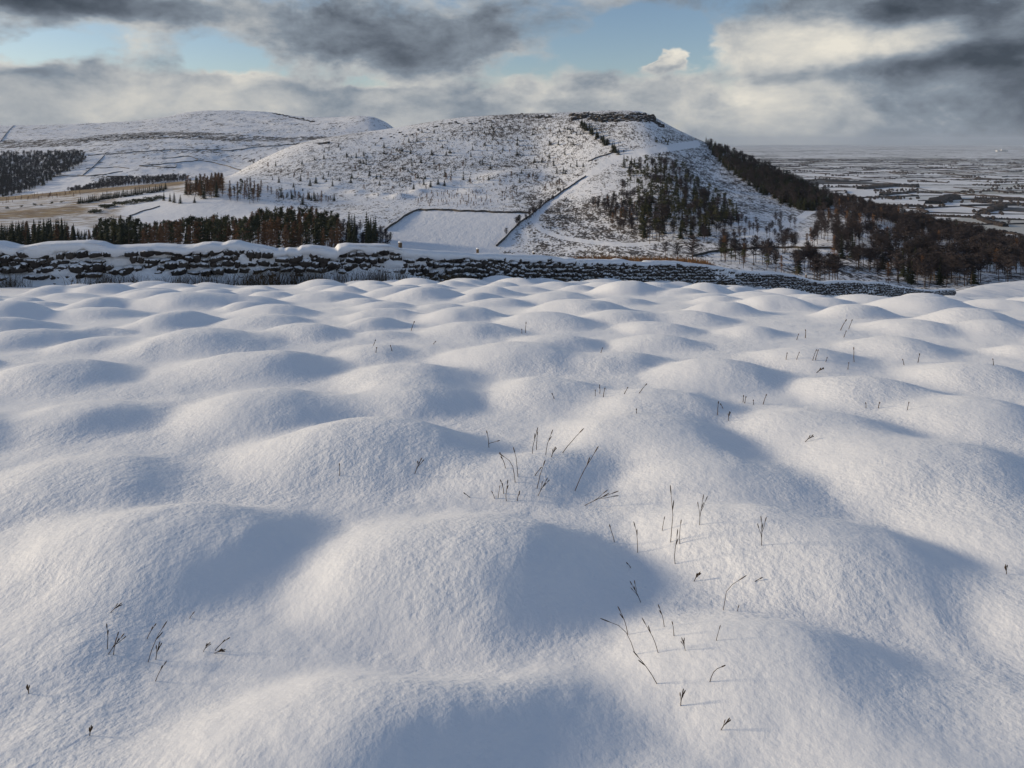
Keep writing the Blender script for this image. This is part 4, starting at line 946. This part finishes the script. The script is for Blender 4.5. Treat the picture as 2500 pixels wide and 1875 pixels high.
# --- dark pines and big bare trees by the lane at the valley bottom
for x, y, kd, h, lab in [(1691, 645, 'bare', 14, 'big bare tree beside the lane in the valley bottom'), (1654, 640, 'bare', 10, 'thin bare tree left of the lane in the valley bottom'), (1625, 630, 'bare', 9, 'round olive brown tree at the right end of the bracken'), (1600, 622, 'bare', 6, 'small bare tree nearest the bracken end'), (1770, 640, 'pine', 10, 'dark pine left of the snowy knoll in the valley'), (1785, 645, 'pine', 8, 'smaller dark pine beside the one left of the snowy knoll'), (1815, 655, 'pine', 9, 'dark pine in front of the snowy knoll in the valley'), (1872, 660, 'pine', 8, 'dark pine right of the snowy knoll in the valley'), (1895, 660, 'pine', 7, 'smaller dark pine farther right of the snowy knoll')]:
    X, Y, z = hit(x, y, 200); plant(kd, X, Y, z, h, lab, 'trees by the lane in the valley', 1.3)
# --- far woods on the left
FW = [(-50, 380), (0, 378), (200, 374), (212, 392), (190, 410), (130, 436), (112, 452), (60, 472), (-50, 490)]
wood_mass('far_wood', 'dark far wood on the moor slope at the left edge', 'wood', [('bare' if rnd.random() < 0.7 else 'spruce', *hit(x, y, 1100), rnd.uniform(11, 15)) for x, y in px_scatter(FW, 1300, rnd, 2.0, 1.3)], [M_bare, M_bark, M_spruce], 0.9)
FV = [(165, 470), (235, 455), (245, 444), (300, 440), (380, 436), (455, 434), (455, 446), (300, 458), (180, 476)]
wood_mass('farm_wood', 'strip of dark leafless trees around the far farm', 'wood', [('bare', *hit(x, y, 900), rnd.uniform(8, 12)) for x, y in px_scatter(FV, 380, rnd, 2.2, 1.3)], [M_bare, M_bark], 0.9)
scatter_things([(600, 398), (650, 390), (650, 398), (605, 405)], 12, ['bare'], 9, 12, 'dark tree in the far clump where the moor meets the hill', 'far clump by the hill', 3, 1.2, False, 1200)

# --- say which one: neighbours of one stand are told apart by height, depth and order from the left
by_label = {}
for r, u, Y, h in PLANTS: by_label.setdefault(r['label'], []).append((u, Y, h, r))
for lab, L in by_label.items():
    if len(L) < 2 or ' from the left in the row' in lab: continue
    if len(L) <= 38: cells = {'': L}
    else:
        ym = sorted(q[1] for q in L)[len(L) // 2]; hs = sorted(q[2] for q in L); cells = {}
        for q in L:
            hc = 'tall' if q[2] > hs[3 * len(L) // 4] else ('tallish' if q[2] > hs[len(L) // 2] else ('mid-height' if q[2] > hs[len(L) // 4] else 'short'))
            cells.setdefault(hc + '|' + (' front side' if q[1] < ym else ' back side'), []).append(q)
    for key, M in cells.items():
        hc, _, dc = key.partition('|')
        M.sort(key=lambda q: q[0])
        for i, q in enumerate(M): q[3]['label'] = ((hc + ' ') if hc else '') + lab + ((',' + dc) if dc else '') + (', %s from left' % ORD[min(i, len(ORD) - 1)] if len(M) > 1 else '')

# ------------------------------------------------------------------ dead bracken behind the wall
V, F = [], []
for i in range(5200):
    x = rnd.uniform(1330, 1770); Y = rnd.uniform(105, 165); X, Y, z = ground(x, Y)
    h = rnd.uniform(0.5, 1.15) * min(1, (x - 1325) / 40, (1775 - x) / 60); a = rnd.uniform(0, 3.14); w = rnd.uniform(0.04, 0.10)
    k = len(V); V += [(X - w * math.cos(a), Y - w * math.sin(a), z - 0.1), (X + w * math.cos(a), Y + w * math.sin(a), z - 0.1), (X + rnd.uniform(-.3, .3), Y + rnd.uniform(-.3, .3), z + h)]; F.append([k, k + 1, k + 2])
tag(new_obj('bracken', mesh('bracken', V, F, M_bracken)), 'rusty dead bracken showing over the middle of the wall', 'bracken', kind='stuff')

# ------------------------------------------------------------------ far field walls
def field_wall(pts, label, h=1.3, w=0.9, ymin=150, step=6.0):
    pts = np.asarray(pts, float); d = np.concatenate([[0], np.cumsum(np.hypot(*np.diff(pts, axis=0).T))])
    n = max(3, int(d[-1] / step)); u = np.linspace(0, d[-1], n)
    P = [hit(float(np.interp(q, d, pts[:, 0])), float(np.interp(q, d, pts[:, 1])) + 1.1 * math.sin(q * 0.11 + pts[0, 0]) * math.sin(q * 0.043), ymin) for q in u]
    P = np.array(P); O0 = P[0].copy(); L = P - O0; tg = np.gradient(L[:, :2], axis=0); tg /= np.linalg.norm(tg, axis=1)[:, None] + 1e-9
    nm = np.stack([-tg[:, 1], tg[:, 0]], -1); V = []
    for i in range(n):
        hh = h * rnd.uniform(0.85, 1.1)
        for o, z in ((w / 2, -0.6), (w / 3, hh), (-w / 3, hh), (-w / 2, -0.6)): V.append((L[i, 0] + nm[i, 0] * o, L[i, 1] + nm[i, 1] * o, L[i, 2] + z))
    me = mesh('field_wall', np.array(V), grid_faces(n, 4), M_fwall)
    return tag(new_obj('field_wall', me, loc=O0), label, 'stone wall', 'field walls on the hills', 'thing')
field_wall([(1010, 517), (1023, 513), (1100, 515), (1200, 519), (1292, 521)], 'dark stone wall along the top edge of the smooth white field', 1.6, 1.0)
field_wall([(940, 563), (985, 531), (1010, 517)], 'dark stone wall down the left edge of the smooth white field', 1.6, 1.0)
field_wall([(1212, 602), (1240, 575), (1265, 548), (1300, 522), (1330, 497), (1370, 470), (1400, 452), (1430, 430)], 'dark stone wall down the right edge of the white field, climbing the hill', 1.6, 1.0)
field_wall([(1435, 395), (1470, 381), (1500, 372)], 'short dark wall beside the hill track below the gully', 1.4)
field_wall([(215, 380), (330, 372), (400, 367), (490, 366), (560, 368), (640, 358), (740, 352)], 'long dark wall running level across the far moor slope', 2.2, 1.8, 1200)
field_wall([(255, 380), (235, 400), (200, 430)], 'dark wall running downhill across the far moor slope', 2.0, 2.0, 1200)
field_wall([(395, 387), (465, 382), (485, 391), (430, 398), (340, 405)], 'looping dark wall around the small far field', 2.0, 1.8, 1200)
field_wall([(485, 391), (550, 404), (588, 416)], 'dark wall along the upper edge of the large bright far field', 2.0, 1.8, 1200)
field_wall([(340, 406), (430, 410), (430, 400)], 'short dark wall at the left corner of the large bright far field', 2.0, 1.8, 1200)
field_wall([(210, 412), (290, 408), (315, 413)], 'short curved dark wall in the rough far pasture', 1.8, 1.6, 1200)
field_wall([(120, 431), (200, 430), (250, 428), (300, 418)], 'dark wall between the far farm and the pasture above', 2.0, 1.8, 1200)
field_wall([(315, 528), (345, 518), (390, 504)], 'dark wall curving down the snowy slope above the plantation', 0.9, 0.7)
field_wall([(0, 346), (15, 325), (34, 307)], 'faint dark wall climbing the far moor at the left edge', 2.4, 2.4, 1200)
field_wall([(1690, 626), (1760, 613), (1860, 607), (1960, 606), (2060, 609), (2180, 614)], 'dark wall along the lane through the valley woods', 1.3, 0.8, 200)

# ------------------------------------------------------------------ crags on the hill
def crag(name, label, spots, size, ymin=500):
    X0, Y0, Z0 = hit(*spots[0], ymin); root = tag(new_obj(name, None, loc=(X0, Y0, Z0)), label, 'crag', 'rock crags on the hills')
    for x, y in spots:
        X, Y, z = hit(x, y, ymin); s = size * rnd.uniform(0.6, 1.25)
        new_obj('boulder', CMESH[rnd.randrange(len(CMESH))], root, (X - X0, Y - Y0, z - Z0 - s * rnd.uniform(0.15, 0.5)), (rnd.uniform(-.2, .2), rnd.uniform(-.2, .2), rnd.uniform(-.5, .5)), (s * rnd.uniform(0.9, 1.6), s * 0.8, s * rnd.uniform(0.7, 1.15)))
CMESH = [mesh('boulder', v, f, M_crag) for v, f in PROTO[:8]]
crag('crag', 'dark rock crag along the summit edge of the snowy hill', [(1396 + i * 1.9 + rnd.uniform(-2, 2), 281 + rnd.uniform(-3, 10) + 3 * math.sin(i * 0.21)) for i in range(120)], 3.5)
crag('crag', 'broken lower rock band under the summit crag', [(1440 + i * 3.4 + rnd.uniform(-3, 3), 292 + rnd.uniform(-4, 6)) for i in range(44)], 3.2)
crag('crag', 'steep dark rocks at the right end of the summit', [(1572 + i * 1.5 + rnd.uniform(-3, 3), 278 + i * 1.1 + rnd.uniform(-3, 5)) for i in range(30)], 3.6)
crag('crag', 'flat dark outcrop left of the summit crag', [(1312 + i * 2.6, 285 + rnd.uniform(-2, 3)) for i in range(14)], 2.4)
crag('crag', 'scattered dark rocks along the brow of the hill, left of the summit', [(1080 + i * 7 + rnd.uniform(-5, 5), 303 - i * 0.7 + rnd.uniform(-5, 8)) for i in range(32)], 1.9)
crag('crag', 'small dark outcrop on the left skyline of the snowy hill', [(778 + i * 3, 352 - i * 0.6 + rnd.uniform(-2, 3)) for i in range(9)], 2.4)
crag('crag', 'dark rocky slope high on the left shoulder of the snowy hill', [(920 + i * 8 + rnd.uniform(-8, 8), 338 - i * 1.5 + rnd.uniform(-5, 9)) for i in range(20)], 1.8)
crag('crag', 'long broken rock ledge across the far moor', [(195 + i * 5.2 + rnd.uniform(-3, 3), 345 - min(i, 12) * 0.9 + rnd.uniform(-2, 4)) for i in range(58)], 4.2, 1200)
crag('crag', 'dark scarp at the right end of the far moor top', [(668 + i * 2.4, 276 + i * 0.55 + rnd.uniform(-1, 2)) for i in range(42)], 5.5, 1200)

# ------------------------------------------------------------------ far buildings
def boxv(x0, x1, y0, y1, z0, z1): return [(x0, y0, z0), (x1, y0, z0), (x1, y1, z0), (x0, y1, z0), (x0, y0, z1), (x1, y0, z1), (x1, y1, z1), (x0, y1, z1)]
BF = [[0, 3, 2, 1], [4, 5, 6, 7], [0, 1, 5, 4], [1, 2, 6, 5], [2, 3, 7, 6], [3, 0, 4, 7]]
X, Y, z = hit(286, 433, 1200)
barn = tag(new_obj('farm_building', None, loc=(X, Y, z)), 'long low farm building with a snowy roof beside the far dark trees', 'building')
new_obj('walls', mesh('walls', boxv(-22, 22, -5, 5, -3, 4), BF, M_barn), barn)
new_obj('roof', mesh('roof', [(-22.6, -5.6, 3.9), (22.6, -5.6, 3.9), (22.6, 0, 7.4), (-22.6, 0, 7.4), (-22.6, 5.6, 3.9), (22.6, 5.6, 3.9)], [[0, 1, 2, 3], [3, 2, 5, 4], [0, 3, 4], [1, 5, 2]], M_roofsnow), barn)
for k in range(4): new_obj('door', mesh('door', boxv(-18 + k * 10, -15 + k * 10, -5.06, -4.9, 0, 3), BF, M_dark), barn)
for i, (x, w, h, lab) in enumerate([(2436, 60, 26, 'low white works block on the far plain, left of three'), (2446, 38, 42, 'tallest white works block on the far plain near the right edge'), (2456, 50, 30, 'white works block on the far plain, right of three')]):
    X, Y, z = ground(x, 14500)
    r = tag(new_obj('works_building', None, loc=(X, Y, PLAIN_Z)), lab, 'building', 'white works blocks on the far plain')
    new_obj('walls', mesh('walls', boxv(-w / 2, w / 2, -30, 30, -2, h), BF, M_white), r)
    new_obj('roof', mesh('roof', boxv(-w / 2 - 1, w / 2 + 1, -31, 31, h, h + 3), BF, M_roofsnow), r)

# ------------------------------------------------------------------ hedges and copses on the plain
def hedge_geo(P, h, w, V, F):
    P = np.asarray(P); tg = np.gradient(P[:, :2], axis=0); tg /= np.linalg.norm(tg, axis=1)[:, None] + 1e-9; n0 = len(V); n = len(P)
    for i in range(n):
        nx, ny = -tg[i, 1], tg[i, 0]; hh = h * rnd.uniform(0.55, 1.3); ww = w * rnd.uniform(0.7, 1.2)
        for o, z in ((ww, -1), (ww * 0.8, hh * 0.8), (0, hh), (-ww * 0.8, hh * 0.8), (-ww, -1)): V.append((P[i, 0] + nx * o, P[i, 1] + ny * o, P[i, 2] + z))
    F += (grid_faces(n, 5) + n0).tolist()
def plain_pt(x, y):
    Y = -PLAIN_Z * FPX / (y - HYP); return ((x - CXP) / FPX * Y, Y, PLAIN_Z)
HED = [([(2327, 541), (2365, 545), (2402, 548)], 4, 3, 'hedge', 'thin hedge across the white field just beyond the leafless wood'), ([(2385, 529), (2395, 537), (2420, 546), (2455, 554)], 10, 9, 'shelter_belt', 'curved dark shelter belt beside the pale lane on the plain'), ([(2399, 533), (2450, 536), (2510, 538)], 5, 4, 'hedge', 'long straight hedge right of the curved shelter belt'), ([(2413, 564), (2450, 568), (2489, 574)], 6, 6, 'hedge', 'thick dark hedge nearest the right edge above the wood'), ([(2250, 526), (2310, 529), (2373, 531)], 6, 6, 'hedge', 'dark hedge at the near edge of the plain, left of the shelter belt'), ([(2279, 499), (2290, 492), (2331, 483)], 16, 26, 'copse', 'large dark copse curving along the bright plain field'), ([(2373, 493), (2420, 497), (2473, 499)], 9, 9, 'hedge', 'dark broken hedge beyond the brown copse on the plain'), ([(2380, 484), (2440, 487), (2510, 492)], 8, 8, 'hedge', 'long hedge crossing to the right edge of the plain'), ([(2398, 520), (2425, 513), (2450, 506)], 12, 14, 'copse', 'brown copse right of the lane on the plain'), ([(2150, 478), (2230, 470), (2300, 473)], 9, 9, 'hedge', 'hedge behind the large bright field on the plain'), ([(2120, 500), (2180, 503), (2260, 505)], 8, 8, 'hedge', 'hedge in front of the large bright field on the plain'), ([(2100, 462), (2180, 455), (2240, 458)], 14, 22, 'copse', 'dark copse left of the large bright field')]
for pts, h, w, nm, lab in HED:
    pts = np.array(pts, float); d = np.concatenate([[0], np.cumsum(np.hypot(*np.diff(pts, axis=0).T))]); u = np.linspace(0, d[-1], max(6, int(d[-1] / 2.0)))
    P = np.array([plain_pt(float(np.interp(q, d, pts[:, 0])), float(np.interp(q, d, pts[:, 1]))) for q in u]); O0 = P[0].copy(); V, F = [], []
    hedge_geo(P - O0, h, w, V, F)
    tag(new_obj(nm, mesh(nm, np.array(V), F, M_hedge), loc=O0), lab, nm.replace('_', ' '), 'hedges and copses on the plain', 'thing')
X, Y, z = plain_pt(2463, 556); plant('bare', X, Y, z, 22, 'lone tree at the end of the curved shelter belt on the plain', 'lone trees on the plain', 1.1, False)
V, F = [], []
ca, sa = math.cos(0.22), math.sin(0.22); GX, GY = 250.0, 190.0; node = {}
def gnode(i, j):
    if (i, j) not in node:
        q = random.Random(i * 7919 + j * 104729); a, b_ = (i + q.uniform(-.33, .33)) * GX, (j + q.uniform(-.33, .33)) * GY
        node[(i, j)] = (a * ca - b_ * sa, a * sa + b_ * ca)
    return node[(i, j)]
def on_plain(x, y): return y > 1500 and x / y > 0.18 and x / y < 0.86 and base_z(np.array([x]), np.array([y]))[0] < -214
for i in range(0, 32):
    for j in range(-4, 44):
        a = gnode(i, j)
        if a[1] > 8500 or not on_plain(*a): continue
        for b_ in (gnode(i + 1, j), gnode(i, j + 1)):
            if rnd.random() < 0.36 or not on_plain(*b_): continue
            n = 15; ofs = rnd.uniform(-18, 18); P = []
            for k in range(n):
                t = k / (n - 1); P.append((a[0] + (b_[0] - a[0]) * t + ofs * math.sin(3.14 * t), a[1] + (b_[1] - a[1]) * t + ofs * math.sin(3.14 * t), PLAIN_Z))
            tall = rnd.random() < 0.35
            hedge_geo(P, 6.5 if tall else 3.0, 3.2 if tall else 1.8, V, F)
hedge_n = len(F)
copse = []
for i in range(100):
    Y = math.exp(rnd.uniform(math.log(1900), math.log(8000))); X = Y * rnd.uniform(0.2, 0.78)
    if not on_plain(X, Y): continue
    rx, ry = rnd.uniform(25, 120), rnd.uniform(20, 70)
    for k in range(int(6 + rx * ry / 320)):
        copse.append((X + rnd.gauss(0, rx * 0.5), Y + rnd.gauss(0, ry * 0.5)))
for X, Y in copse[:5200]:
    n0 = len(V); h = rnd.uniform(7, 13); w = rnd.uniform(4, 8)
    for k in range(5): a = 1.2566 * k + rnd.uniform(-.3, .3); V.append((X + w * math.cos(a), Y + w * math.sin(a), PLAIN_Z + h * rnd.uniform(0.35, 0.6)))
    for k in range(5): a = 1.2566 * k + rnd.uniform(-.3, .3); V.append((X + w * .5 * math.cos(a), Y + w * .5 * math.sin(a), PLAIN_Z - 0.5))
    V.append((X, Y, PLAIN_Z + h))
    for k in range(5):
        F.append([n0 + k, n0 + (k + 1) % 5, n0 + 10]); F.append([n0 + 5 + k, n0 + 5 + (k + 1) % 5, n0 + (k + 1) % 5, n0 + k])
tag(new_obj('hedgerows', mesh('hedgerows', np.array(V), F, M_hedge)), 'dark hedgerows and copses over the distant snowy plain', 'hedgerows', kind='stuff')

# ------------------------------------------------------------------ air: haze over valley and plain
hz = boxv(-44000, 44000, -4000, 43500, PLAIN_Z - 3, 230)
M_haze = bpy.data.materials.new('haze'); M_haze.use_nodes = True; nt = M_haze.node_tree; nt.nodes.clear()
pv = nt.nodes.new('ShaderNodeVolumePrincipled'); pv.inputs['Color'].default_value = (0.70, 0.82, 1.0, 1); pv.inputs['Density'].default_value = 2.7e-5; pv.inputs['Anisotropy'].default_value = 0.0
ou = nt.nodes.new('ShaderNodeOutputMaterial'); nt.links.new(pv.outputs[0], ou.inputs['Volume'])
tag(new_obj('haze', mesh('haze', hz, BF, M_haze)), 'pale winter haze over the valley and plain', 'haze', kind='stuff')
